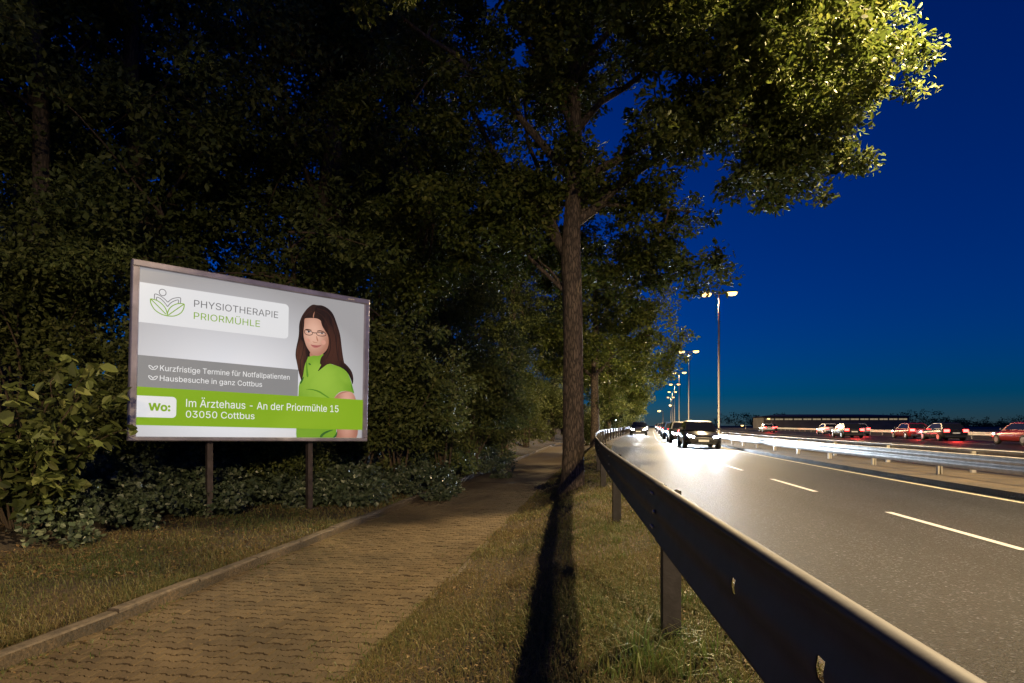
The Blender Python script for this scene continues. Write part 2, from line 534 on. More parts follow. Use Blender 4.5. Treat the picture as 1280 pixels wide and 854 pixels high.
while s < 17.2:
    ofs = 0 if row % 2 else PL / 2
    ncol = int(PW / PL) + 1
    for k in range(ncol):
        u = ofs + k * PL
        if u > PW: continue
        dz, tx, ty, tz = rr.gauss(0, .0028), rr.gauss(0, .011), rr.gauss(0, .011), rr.uniform(-.012, .012)
        p = pp(s, u, PATH_Z + dz)
        vis = p.y > 3.2 and abs(p.x / p.y) < .9
        if cnt < 300 and s > 3.6 and vis:
            o = link('paver', paver_mesh, path); cnt += 1
            o.location = p; o.rotation_euler = (tx, ty, rotp + tz)
        else:
            mat = Matrix.Translation(p) @ Matrix.Rotation(rotp + tz, 4, 'Z') @ Matrix.Rotation(tx, 4, 'X') @ Matrix.Rotation(ty, 4, 'Y')
            rest.add([mat @ Vector(v) for v in pv], pf)
    s += PWD; row += 1
ro = rest.build('more_pavers', M['paver'], path, fix=True); ro['kind'] = 'stuff'

kerb = empty('kerb', pp(3, -.06, PATH_Z)); tag(kerb, kind='structure')
def kstone(w, h, L):
    m = MB(); b = .012
    m.add([(-w/2, -L/2, -.2), (w/2, -L/2, -.2), (w/2, L/2, -.2), (-w/2, L/2, -.2),
           (-w/2, -L/2, h-b), (w/2, -L/2, h-b), (w/2, L/2, h-b), (-w/2, L/2, h-b),
           (-w/2+b, -L/2+b*.6, h), (w/2-b, -L/2+b*.6, h), (w/2-b, L/2-b*.6, h), (-w/2+b, L/2-b*.6, h)],
          [(0,1,5,4),(1,2,6,5),(2,3,7,6),(3,0,4,7),(4,5,9,8),(5,6,10,9),(6,7,11,10),(7,4,8,11),(8,9,10,11)])
    return m.mesh('kerb_stone', M['kerb'])
ks1, ks2 = kstone(.11, .105, .985), kstone(.075, .012, .985)
KI = kerb.matrix_basis.inverted()
for k in range(-4, 46):
    for me, u in ((ks1, -.06), (ks2, PW + .04)):
        o = link('kerb_stone', me, kerb)
        o.location = KI @ pp(k + .5, u + rr.uniform(-.008, .008), PATH_Z + rr.uniform(-.008, .008))
        o.rotation_euler = (rr.uniform(-.006, .006), rr.uniform(-.02, .02), rotp + rr.uniform(-.008, .008))

# ------------------------------------------------------------------ guard rails
BEAM = [(.0, .0), (.012, -.006), (.02, -.035), (.05, -.06), (.055, -.105), (.02, -.13), (.012, -.155), (.02, -.18),
        (.055, -.205), (.05, -.25), (.02, -.275), (.012, -.304), (.0, -.31)]
def beam_mesh(mat, y0, y1, xf, zf, step=.5, lip=True, holes=()):
    n = max(2, int((y1 - y0) / step) + 1)
    ys = sorted(list(np.linspace(y0, y1, n)) + [h + d for h in holes if y0 < h < y1 for d in (-.02, .02)])
    n = len(ys)
    prof = [(p[0] * .55, p[1]) for p in BEAM] + [(p[0] * .55 - .004, p[1]) for p in reversed(BEAM)]
    if lip:      # rolled top edge
        prof = [(-.006, -.012), (-.008, .002), (.004, .010), (.022, .012), (.034, .004), (.036, -.012), (.028, -.012)] + prof[1:-1]
    m = MB(); k = len(prof)
    for yy in ys:
        for (dx, dz) in prof: m.v.append((xf(yy) + dx, yy, zf(yy) + dz))
    for j in range(n - 1):
        cut = any(abs((ys[j] + ys[j+1]) / 2 - h) < .002 for h in holes)
        for i in range(k):
            i2 = (i + 1) % k
            if cut and min(abs(prof[i][1] + prof[i2][1] + .335), abs(prof[i][1] + prof[i2][1] + .285)) < .002: continue      # slotted bolt hole
            m.f.append((j*k+i, j*k+i2, (j+1)*k+i2, (j+1)*k+i)); m.sm.append(True)
    return m

def guardrail(name, y0, n, off, ztop, gzf, side, label, pitch=4.05, mat='rail', near=False):
    """side +1: beam on the right of the posts"""
    g = empty(name, (c_road(y0) + off, y0, gzf(c_road(y0) + off, y0)))
    inv = g.matrix_basis.inverted()
    tag(g, label, 'guard rail', 'guard rails along the road')
    for k in range(n):
        ya = y0 + k * pitch
        lap = .16
        xf = lambda yy, e=(0.0035 if k % 2 else 0): c_road(yy) + off + side * e
        zf = lambda yy, e=(.002 if k % 2 else 0): ztop + e
        m = beam_mesh(M[mat], ya - lap, ya + pitch, xf, zf, .5 if near else 1.35, holes=(1.185, 1.80) if near else ())
        if side < 0:
            m.v = [(2 * (c_road(v[1]) + off) - v[0], v[1], v[2]) for v in m.v]
        m.v = [tuple(inv @ Vector(v)) for v in m.v]
        bo = m.build('beam', M[mat], g, fix=True)
        yp = ya + pitch * .45 if False else ya
        px = c_road(yp) + off + (.085 if near else -side * .06)
        gb = gzf(px, yp)
        p = MB(); h = ztop - .03 - (gb - .25); w = .055
        a = math.atan(c_slope(yp))
        # sigma-shaped post: web with folded flanges
        prof = [(-.035, -.05), (.03, -.05), (.03, -.03), (.022, -.03), (.022, -.044), (-.029, -.044), (-.029, .044), (.022, .044), (.022, .03), (.03, .03), (.03, .05), (-.035, .05)]
        pts = []
        for z in (gb - .25, ztop - .035):
            for (dx, dy) in prof:
                X, Y = side * dx, dy
                pts.append(inv @ Vector((px + Y * math.cos(a) * 1.0 + X * math.sin(a) * 0 + X * .0, yp + X, z)))
        q = len(prof)
        p.add(pts, [(i, (i+1) % q, q + (i+1) % q, q + i) for i in range(q)] + [tuple(range(q)), tuple(q + i for i in reversed(range(q)))])
        po = p.build('post', M['rail_post'] if near else M[mat], g, fix=True)
        if near and k < 12:
            b = MB()
            b.tube([inv @ Vector((px - .085, yp, ztop - .155)), inv @ Vector((px - .102, yp, ztop - .155))], [.013, .011], 8)
            b.build('bolt', M['bolt'], po, fix=True)
            b = MB()
            for dyy in (.05, .11):
                for dz in (-.06, -.25):
                    c = Vector((c_road(ya + dyy) + off - side * .001, ya + dyy, ztop + dz))
                    b = MB(); b.tube([inv @ c, inv @ (c - Vector((side * .014, 0, 0)))], [.011, .008], 6)
                    b.build('bolt', M['bolt'], bo, fix=True)
    return g

RAIL_Y0 = 3.35 - 4.05 * 1
near_rail = guardrail('guardrail', RAIL_Y0, 24, .5, .75, gz, 1, 'dark galvanised guard rail running from the camera along the near road edge', near=True)
medz = lambda x, y: -.03
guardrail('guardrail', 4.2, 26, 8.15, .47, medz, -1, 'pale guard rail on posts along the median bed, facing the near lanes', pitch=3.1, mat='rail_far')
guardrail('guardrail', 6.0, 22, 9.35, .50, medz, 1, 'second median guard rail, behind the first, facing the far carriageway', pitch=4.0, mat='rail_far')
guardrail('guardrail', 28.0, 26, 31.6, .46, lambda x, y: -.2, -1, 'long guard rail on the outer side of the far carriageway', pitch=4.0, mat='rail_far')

# ------------------------------------------------------------------ billboard
BW, BH = 3.95, 2.75                      # outer frame
PWI, PHI = 3.75, 2.585                   # poster
BL, BR_ = Vector((-5.785, 9.03)), Vector((-2.827, 11.65))
bdir = (BR_ - BL).normalized()
board = empty('billboard', (BL.x, BL.y, gz(BL.x, BL.y)), math.atan2(bdir.y, bdir.x))
tag(board, 'large landscape billboard with a green and grey clinic poster on two posts', 'billboard')
BZ = .835 - board.location.z
TILT = Matrix.Translation((0, 0, BZ)) @ Matrix.Rotation(R(1.15), 4, 'Y')   # the frame sags a little to its far side
def bpart(mb, name, mat, parent, fix=True):
    mb.v = [tuple(TILT @ Vector(v)) for v in mb.v]
    return mb.build(name, mat, parent, fix=fix)
# frame bars (front face at y = -.05)
def bar(x0, z0, x1, z1):
    m = MB(); b = .014
    w, h = x1 - x0, z1 - z0
    m.add([(x0, .09, z0), (x1, .09, z0), (x1, .09, z1), (x0, .09, z1), (x0, -.04, z0), (x1, -.04, z0), (x1, -.04, z1), (x0, -.04, z1),
           (x0+b, -.055, z0+b), (x1-b, -.055, z0+b), (x1-b, -.055, z1-b), (x0+b, -.055, z1-b)],
          [(0,1,2,3),(0,4,5,1),(1,5,6,2),(2,6,7,3),(3,7,4,0),(4,8,9,5),(5,9,10,6),(6,10,11,7),(7,11,8,4),(8,11,10,9)])
    return m
bpart(bar(0, BH - .1, BW, BH), 'frame_bar', M['frame'], board)
bpart(bar(0, 0, BW, .068), 'frame_bar', M['frame'], board)
bpart(bar(0, .07, .1, BH - .102), 'frame_bar', M['frame'], board)
bpart(bar(BW - .1, .07, BW, BH - .102), 'frame_bar', M['frame'], board)
m = MB(); m.box((BW / 2, .07, BH / 2), (BW - .16, .03, BH - .14)); bpart(m, 'back_panel', M['dark'], board)
for (t, zb) in ((.2976, 0), (.728, 0)):
    x = BW * t
    w = board.matrix_basis @ Vector((x, .16, 0))
    m = MB(); g = gz(w.x, w.y) - board.location.z
    m.box((x, .16, (g - .3 + 2.6) / 2), (.085, .12, 2.6 - g + .3))
    p = m.build('post', M['bpost'], board)
    q = MB(); q.box((x, .16, g + .012), (.24, .24, .02)); q.build('foot_plate', M['bpost'], p)
for z in (.95, 2.2):
    m = MB(); m.box((BW / 2, .115, z), (BW - .2, .05, .08)); bpart(m, 'cross_rail', M['bpost'], board)

poster_o = Vector((.1, 0, .068))
def uvp(u, v, layer): return (poster_o.x + u, -.0016 * layer, poster_o.z + v)
POSTER_E = .60  # added glow of the print itself, in place of light falling on its front
def print_mat(name, rgb, e=1.0):
    c = lin(*rgb)
    m, n, l, b = new_mat(name)
    b.inputs['Base Color'].default_value = tuple(v * .14 for v in c[:3]) + (1,)
    b.inputs['Roughness'].default_value = .5
    b.inputs['Emission Color'].default_value = c
    b.inputs['Emission Strength'].default_value = POSTER_E * e
    return m
def shade_mat(name, a, b_, centre, rad, fine=0.0, stretch=(1, 1, 1), scale=10.0):
    """photographic print: tone runs from a in the middle to b_ at the rim, with strand or cloth grain"""
    m, n, l, b = new_mat(name)
    tc = n.new('ShaderNodeTexCoord')
    mp = n.new('ShaderNodeMapping'); l.new(tc.outputs['Object'], mp.inputs['Vector'])
    c3 = TILT @ Vector(uvp(centre[0], centre[1], 0))
    mp.vector_type = 'POINT'
    mp.inputs['Location'].default_value = (-c3.x / rad[0], 0, -c3.z / rad[1]); mp.inputs['Scale'].default_value = (1 / rad[0], 0, 1 / rad[1])
    ln = n.new('ShaderNodeVectorMath'); ln.operation = 'LENGTH'; l.new(mp.outputs[0], ln.inputs[0])
    fac = ln.outputs['Value']
    if fine:
        mp2 = n.new('ShaderNodeMapping'); mp2.inputs['Scale'].default_value = stretch; l.new(tc.outputs['Object'], mp2.inputs['Vector'])
        t = n.new('ShaderNodeTexNoise'); t.inputs['Scale'].default_value = scale; t.inputs['Detail'].default_value = 4; t.inputs['Distortion'].default_value = .6
        l.new(mp2.outputs[0], t.inputs['Vector'])
        ma = n.new('ShaderNodeMath'); ma.operation = 'MULTIPLY_ADD'; l.new(t.outputs['Fac'], ma.inputs[0]); ma.inputs[1].default_value = fine
        l.new(fac, ma.inputs[2])
        sb = n.new('ShaderNodeMath'); sb.operation = 'SUBTRACT'; l.new(ma.outputs[0], sb.inputs[0]); sb.inputs[1].default_value = fine * .5; fac = sb.outputs[0]
    r = n.new('ShaderNodeValToRGB'); r.color_ramp.interpolation = 'EASE'
    r.color_ramp.elements[0].position = .1; r.color_ramp.elements[0].color = lin(*a)
    r.color_ramp.elements[1].position = 1.0; r.color_ramp.elements[1].color = lin(*b_)
    l.new(fac, r.inputs['Fac']); l.new(r.outputs[0], b.inputs['Emission Color'])
    b.inputs['Emission Strength'].default_value = POSTER_E
    b.inputs['Base Color'].default_value = tuple(.15 * v for v in lin(*a)[:3]) + (1,)
    return m
def poster_bg():
    m, n, l, b = new_mat('poster_grey')
    tc = n.new('ShaderNodeTexCoord'); sp = n.new('ShaderNodeSeparateXYZ')
    l.new(tc.outputs['Generated'], sp.inputs[0])
    d = n.new('ShaderNodeVectorMath'); d.operation = 'DISTANCE'
    l.new(tc.outputs['Generated'], d.inputs[0]); d.inputs[1].default_value = (.38, .5, .28)
    r = n.new('ShaderNodeValToRGB')
    r.color_ramp.elements[0].color = lin(226, 227, 233); r.color_ramp.elements[0].position = .22
    r.color_ramp.elements[1].color = lin(158, 157, 160); r.color_ramp.elements[1].position = .72
    l.new(d.outputs['Value'], r.inputs['Fac'])
    b.inputs['Base Color'].default_value = (.08, .08, .085, 1); l.new(r.outputs[0], b.inputs['Emission Color'])
    b.inputs['Emission Strength'].default_value = POSTER_E
    return m
poster_o = Vector((.1, 0, .068))
m = MB(); m.add([(.09, .0, .06), (BW - .09, .0, .06), (BW - .09, .0, BH - .09), (.09, .0, BH - .09)], [(0, 1, 2, 3)])
poster = bpart(m, 'poster', poster_bg(), board, fix=False)
poster['label'] = 'clinic advertisement with portrait and green address band, its print given an added glow'

def smooth_poly(pts, it=2):
    for _ in range(it):
        q = []
        for i in range(len(pts)):
            a, b = pts[i], pts[(i + 1) % len(pts)]
            q.append((.75*a[0]+.25*b[0], .75*a[1]+.25*b[1])); q.append((.25*a[0]+.75*b[0], .25*a[1]+.75*b[1]))
        pts = q
    return pts
def clipv(p): return (max(0, min(PWI, p[0])), max(.001, min(PHI, p[1])))
def poly(name, pts, layer, mat, sm=2):
    if sm: pts = smooth_poly(pts, sm)
    pts = [clipv(p) for p in pts]
    tris = tessellate_polygon([[Vector((u, v, 0)) for u, v in pts]])
    V = [TILT @ Vector(uvp(u, v, layer)) for u, v in pts]
    F = []
    for a, b, c in tris:
        ar = (pts[b][0]-pts[a][0])*(pts[c][1]-pts[a][1]) - (pts[b][1]-pts[a][1])*(pts[c][0]-pts[a][0])
        F.append((a, b, c) if ar > 0 else (a, c, b))
    me = bpy.data.meshes.new(name); me.from_pydata(V, [], F)
    me.materials.append(mat)
    return link(name, me, poster)
def round_rect(x0, y0, x1, y1, r, left=False):
    pts = []
    for cx, cy, a0, on in ((x1-r, y0+r, -90, 1), (x1-r, y1-r, 0, 1), (x0+r, y1-r, 90, not left), (x0+r, y0+r, 180, not left)):
        if on:
            for k in range(7):
                a = R(a0 + 15 * k); pts.append((cx + r*math.cos(a), cy + r*math.sin(a)))
        else:
            pts.append((x0, y1 if a0 == 90 else y0))
    return pts
PM = dict(white=print_mat('print_white', (228, 229, 232)), grey=print_mat('print_grey', (138, 138, 139)), green=print_mat('print_green', (131, 171, 28)),
          dgrey=print_mat('print_dark_grey', (112, 112, 114)), pale=print_mat('print_pale', (224, 226, 232)), text_white=print_mat('print_letter_white', (240, 241, 242)),
          hair=print_mat('print_hair', (42, 27, 22)), hair2=print_mat('print_hair_brown', (66, 38, 28)), hair0=print_mat('print_hair_dark', (27, 17, 15)),
          skin=print_mat('print_skin', (214, 165, 143)), skin2=print_mat('print_skin_shade', (180, 126, 103)), skin3=print_mat('print_skin_light', (219, 172, 150)),
          lip=print_mat('print_lip', (186, 112, 106)), lipd=print_mat('print_lip_line', (130, 66, 62)), eye=print_mat('print_eye', (52, 48, 50)),
          eyew=print_mat('print_eye_white', (205, 195, 192)), shirt=print_mat('print_shirt', (136, 178, 52)), shirt2=print_mat('print_shirt_fold', (88, 140, 32)),
          shirt3=print_mat('print_shirt_deep_fold', (40, 92, 34)), rim=print_mat('print_glasses', (48, 34, 34)))
PM['skin'] = shade_mat('print_skin_face', (226, 180, 158), (166, 112, 92), (2.75, 1.90), (.34, .52), .12, (1, 1, 1), 6)
PM['blush'] = print_mat('print_skin_blush', (216, 158, 138))
PM['arm'] = shade_mat('print_skin_arm', (218, 166, 146), (150, 98, 82), (3.43, .55), (.26, .9), .1)
PM['hair'] = shade_mat('print_hair_long', (70, 40, 29), (24, 15, 14), (3.10, 1.62), (.35, .75), 1.1, (9, 1, .9), 4)
PM['hair_l'] = shade_mat('print_hair_strand', (84, 50, 36), (26, 16, 15), (2.50, 1.45), (.16, .5), 1.0, (9, 1, .9), 4)
PM['hair0'] = shade_mat('print_hair_crown', (48, 30, 24), (20, 13, 13), (2.80, 2.32), (.5, .35), .9, (6, 1, 1.5), 5)
PM['shirt'] = shade_mat('print_shirt_cloth', (150, 188, 64), (104, 152, 34), (2.95, 1.05), (.75, .75), .55, (1, 1, 1), 3.2)
# bands and boxes of the layout
poly('grey_band', [(0, .76), (2.482, .737), (2.482, 1.215), (0, 1.243)], 1, PM['grey'], 0)
poly('title_box', round_rect(0, 1.745, 2.29, 2.355, .07, True), 1, PM['white'], 0)
# portrait
poly('hair', [(2.730,2.431),(2.652,2.371),(2.574,2.271),(2.513,2.158),(2.479,2.035),(2.482,1.887),(2.470,1.767),(2.436,1.615),(2.421,1.466),(2.451,1.349),(2.489,1.174),(2.527,1.057),(2.589,1.196),(2.636,1.364),(2.714,1.431),(2.873,1.444),(3.034,1.351),(3.249,1.414),(3.349,1.360),(3.316,1.513),(3.299,1.667),(3.282,1.822),(3.265,1.944),(3.199,2.123),(3.133,2.300),(3.034,2.394),(2.905,2.440),(2.809,2.424)], 2, PM['hair0'])
poly('neck', [(2.68,1.56),(2.746,1.54),(2.809,1.52),(2.90,1.54),(2.93,1.45),(2.825,1.40),(2.70,1.38)], 3, PM['skin2'], 1)
poly('arm', [(3.148,0.704),(3.185,0.765),(3.259,0.838),(3.362,0.883),(3.494,0.879),(3.565,0.844),(3.619,0.723),(3.662,0.389),(3.673,0.142),(3.629,-.15),(3.203,-.15),(3.250,0.146),(3.185,0.378)], 3, PM['arm'], 1)
poly('arm', [(3.148,0.704),(3.185,0.765),(3.259,0.838),(3.362,0.883),(3.504,0.879),(3.428,0.865),(3.315,0.835),(3.241,0.790),(3.200,0.706)], 4, PM['skin2'], 1)
poly('shirt', [(2.560,1.360),(2.581,1.453),(2.702,1.471),(2.860,1.536),(2.958,1.545),(3.048,1.374),(3.315,1.334),(3.428,1.247),(3.504,1.086),(3.580,0.836),(3.504,0.879),(3.352,0.886),(3.241,0.837),(3.157,0.730),(3.148,0.669),(3.185,0.378),(3.240,0.138),(3.185,-.15),(2.477,-.15),(2.460,0.147),(2.491,0.759),(2.495,0.958),(2.555,1.077)], 5, PM['shirt'], 1)
for pts, mt in (([(2.636,1.394),(2.651,1.216),(2.675,1.112),(2.636,1.079),(2.623,1.213),(2.623,1.386)], 'shirt2'),
                ([(2.659,1.348),(2.690,1.351),(2.717,1.326),(2.698,1.312),(2.667,1.329)], 'shirt3'),
                ([(2.598,0.864),(2.719,0.890),(2.877,0.861),(2.967,0.807),(3.112,0.719),(3.075,0.721),(2.949,0.789),(2.860,0.835),(2.728,0.871)], 'shirt2'),
                ([(2.503,0.958),(2.555,1.061),(2.589,1.113),(2.577,1.045),(2.538,0.968)], 'shirt3'),
                ([(2.895,0.016),(2.949,0.084),(3.057,0.136),(3.185,0.149),(3.093,0.116),(2.985,0.059),(2.940,0.0)], 'shirt3'),
                ([(3.157,0.0),(3.213,0.068),(3.250,0.146),(3.237,0.034),(3.203,0.0)], 'shirt3'),
                ([(3.504,1.069),(3.533,0.983),(3.580,0.836),(3.550,0.869),(3.504,0.937)], 'shirt2')):
    poly('shirt_fold', pts, 6, PM[mt], 1)
poly('face', [(2.574,2.137),(2.590,2.156),(2.730,2.179),(2.825,2.180),(2.889,2.146),(2.905,2.072),(2.953,1.986),(3.026,1.902),(3.047,1.766),(3.026,1.657),(2.969,1.575),(2.889,1.510),(2.809,1.491),(2.746,1.502),(2.691,1.549),(2.620,1.648),(2.582,1.749),(2.562,1.836),(2.562,1.926),(2.571,2.032)], 6, PM['skin'], 2)
poly('hair_side', [(2.746,2.309),(2.873,2.189),(2.897,2.071),(2.953,1.986),(3.034,1.888),(3.050,1.767),(3.034,1.642),(2.985,1.561),(2.889,1.476),(2.873,1.323),(2.969,1.391),(3.116,1.419),(3.248,1.399),(3.383,1.315),(3.336,1.484),(3.299,1.699),(3.269,1.929),(3.199,2.123),(3.124,2.299),(3.018,2.392),(2.889,2.427),(2.793,2.414)], 8, PM['hair'], 2)
poly('hair_strand', [(2.451,1.646),(2.428,1.466),(2.466,1.291),(2.504,1.116),(2.543,0.999),(2.574,1.150),(2.589,1.301),(2.644,1.425),(2.667,1.547),(2.589,1.690),(2.512,1.786)], 8, PM['hair_l'], 2)
poly('hair_strand', [(2.931,1.390),(3.094,1.506),(3.353,1.424),(3.466,1.328),(3.533,1.228),(3.552,1.107),(3.533,1.000),(3.504,1.104),(3.428,1.238),(3.315,1.317),(3.167,1.357),(3.048,1.379),(2.931,1.288),(2.833,1.200),(2.878,1.284)], 7, PM['hair'], 1)
poly('hair_parting', [(2.765,2.312),(2.733,2.247),(2.727,2.183),(2.746,2.181),(2.749,2.242)], 9, PM['skin2'], 1)
for e in ([(2.590,1.956),(2.644,1.968),(2.714,1.955),(2.706,1.939),(2.644,1.950),(2.590,1.938)], [(2.809,1.954),(2.873,1.974),(2.953,1.955),(2.961,1.941),(2.873,1.955),(2.812,1.936)]):
    poly('eyebrow', e, 8, PM['hair2'], 1)
for e in ([(2.605,1.912),(2.652,1.938),(2.708,1.922),(2.659,1.897)], [(2.848,1.915),(2.905,1.943),(2.960,1.926),(2.908,1.904)]):
    o = poly('eye', e, 8, PM['eyew'], 1)
    cx, cz = sum(p[0] for p in e) / 4, sum(p[1] for p in e) / 4
    poly('pupil', [(cx + .019 * math.cos(a), cz + .017 * math.sin(a)) for a in np.linspace(0, 6.0, 10)], 9, PM['eye'], 0)
def line(name, pts, w, layer, mat, closed=False, parent=poster):
    m = MB(); n = len(pts)
    L, Rr = [], []
    for i, p in enumerate(pts):
        a = pts[(i - 1) % n] if (closed or i > 0) else p
        b = pts[(i + 1) % n] if (closed or i < n - 1) else p
        dx, dy = b[0] - a[0], b[1] - a[1]; d = math.hypot(dx, dy) or 1
        nx, ny = -dy / d * w / 2, dx / d * w / 2
        L.append((p[0] + nx, p[1] + ny)); Rr.append((p[0] - nx, p[1] - ny))
    vs = [TILT @ Vector(uvp(*q, layer)) for q in L + Rr]
    fs = [(n + i, n + (i + 1) % n, (i + 1) % n, i) for i in range(n if closed else n - 1)]
    m.add(vs, fs)
    return m.build(name, mat, parent)
def curve_pts(pts, k=6):        # Catmull-Rom through the points
    out = []
    P = [pts[0]] + list(pts) + [pts[-1]]
    for i in range(1, len(P) - 2):
        for j in range(k):
            t = j / k
            q = [.5 * (2*P[i][c] + (-P[i-1][c] + P[i+1][c]) * t + (2*P[i-1][c] - 5*P[i][c] + 4*P[i+1][c] - P[i+2][c]) * t*t + (-P[i-1][c] + 3*P[i][c] - 3*P[i+1][c] + P[i+2][c]) * t**3) for c in (0, 1)]
            out.append(tuple(q))
    return out + [pts[-1]]
for e in ([(2.574,1.933),(2.605,1.946),(2.722,1.922),(2.730,1.903),(2.717,1.868),(2.652,1.852),(2.582,1.871)], [(2.801,1.911),(2.825,1.926),(2.953,1.937),(2.985,1.925),(2.977,1.882),(2.889,1.863),(2.812,1.873)]):
    line('glasses_rim', smooth_poly(e, 1), .011, 10, PM['rim'], True)
line('glasses_bridge', [(2.724,1.912),(2.765,1.908),(2.806,1.914)], .013, 11, PM['rim'])
poly('nose', [(2.730,1.757),(2.765,1.741),(2.809,1.742),(2.841,1.764),(2.825,1.741),(2.777,1.727),(2.738,1.738)], 8, PM['skin2'], 1)
poly('nose', [(2.796,1.877),(2.825,1.820),(2.844,1.776),(2.825,1.759),(2.801,1.802)], 8, PM['skin2'], 1)
poly('lips', [(2.688,1.698),(2.735,1.684),(2.775,1.690),(2.825,1.688),(2.918,1.706),(2.850,1.652),(2.780,1.634),(2.730,1.648)], 8, PM['lip'], 1)
poly('lips', [(2.680,1.702),(2.755,1.673),(2.825,1.674),(2.926,1.712),(2.830,1.664),(2.754,1.662)], 9, PM['lipd'], 1)
for k, (pts, mt) in enumerate((
        ([(2.77,2.30),(2.90,2.24),(3.02,2.08),(3.10,1.86),(3.13,1.62),(3.10,1.46)], 'hair2'), ([(2.79,2.33),(2.95,2.28),(3.09,2.10),(3.17,1.88),(3.20,1.64),(3.24,1.45)], 'hair0'),
        ([(2.80,2.36),(3.00,2.32),(3.14,2.14),(3.22,1.90),(3.26,1.66),(3.32,1.44)], 'hair2'), ([(2.76,2.27),(2.87,2.20),(2.96,2.04),(3.06,1.86),(3.07,1.64),(3.0,1.46)], 'hair0'),
        ([(2.71,2.30),(2.62,2.24),(2.55,2.10),(2.53,1.92),(2.50,1.70),(2.46,1.46)], 'hair2'), ([(2.70,2.36),(2.60,2.28),(2.52,2.12),(2.50,1.90),(2.47,1.68)], 'hair2'),
        ([(2.58,1.72),(2.55,1.52),(2.51,1.34),(2.53,1.16)], 'hair0'), ([(2.54,1.72),(2.49,1.52),(2.48,1.36),(2.52,1.14)], 'hair2'),
        ([(3.14,1.60),(3.08,1.48),(2.96,1.40),(2.90,1.34)], 'hair2'), ([(3.27,1.56),(3.33,1.42),(3.44,1.32),(3.53,1.14)], 'hair2'))):
    line('hair_strand', curve_pts(pts, 5), .011, 9.5, PM[mt])
poly('cheek', [(2.60,1.79),(2.66,1.80),(2.69,1.75),(2.65,1.71),(2.61,1.74)], 7, PM['blush'], 2)
poly('cheek', [(2.90,1.79),(2.97,1.80),(2.99,1.74),(2.94,1.70),(2.89,1.74)], 7, PM['blush'], 2)
# address band in front of the figure
poly('green_band', [(0, .175), (PWI, .155), (PWI, .732), (0, .760)], 12, PM['green'], 0)
poly('where_box', round_rect(0, .296, .54, .625, .06, True), 13, PM['white'], 0)
# logo: two leaves, an open book and a head
for pts in ([(0.155,2.118),(0.161,2.055),(0.203,1.975),(0.260,1.926),(0.324,1.898),(0.386,1.888)], [(0.155,2.118),(0.209,2.115),(0.260,2.098),(0.318,2.056),(0.363,1.997),(0.386,1.928),(0.386,1.888)],
            [(0.155,2.118),(0.209,2.069),(0.286,1.994),(0.370,1.911)], [(0.622,2.109),(0.618,2.046),(0.588,1.976),(0.534,1.925),(0.468,1.895),(0.386,1.888)],
            [(0.622,2.109),(0.561,2.108),(0.508,2.090),(0.455,2.053),(0.416,2.004),(0.393,1.943),(0.386,1.888)], [(0.622,2.109),(0.561,2.053),(0.481,1.977),(0.402,1.901)]):
    line('logo_leaf', curve_pts(pts), .014, 3, PM['green'])
for pts in ([(0.208,2.126),(0.211,2.198),(0.248,2.200),(0.299,2.179),(0.351,2.143),(0.390,2.102)], [(0.390,2.102),(0.442,2.157),(0.495,2.186),(0.561,2.200),(0.571,2.172),(0.568,2.113)],
            [(0.238,2.113),(0.241,2.156),(0.286,2.145),(0.331,2.108),(0.364,2.069),(0.390,2.033)], [(0.390,2.033),(0.429,2.093),(0.482,2.137),(0.538,2.160),(0.537,2.108)]):
    line('logo_book', curve_pts(pts), .011, 2, PM['dgrey'])
line('logo_head', [(.318 + .047 * math.cos(a), 2.243 + .05 * math.sin(a)) for a in np.linspace(0, 2 * math.pi, 25)[:-1]], .011, 2, PM['dgrey'], True)
for z in (1.063, .905):      # little double-leaf bullets
    for sx in (-1, 1):
        pts = [(.213, z - .028), (.213 + sx * .03, z - .022), (.213 + sx * .056, z + .01), (.213 + sx * .056, z + .03), (.213 + sx * .022, z + .02), (.213, z - .012)]
        line('bullet', curve_pts(pts, 3), .009, 3, PM['text_white'])
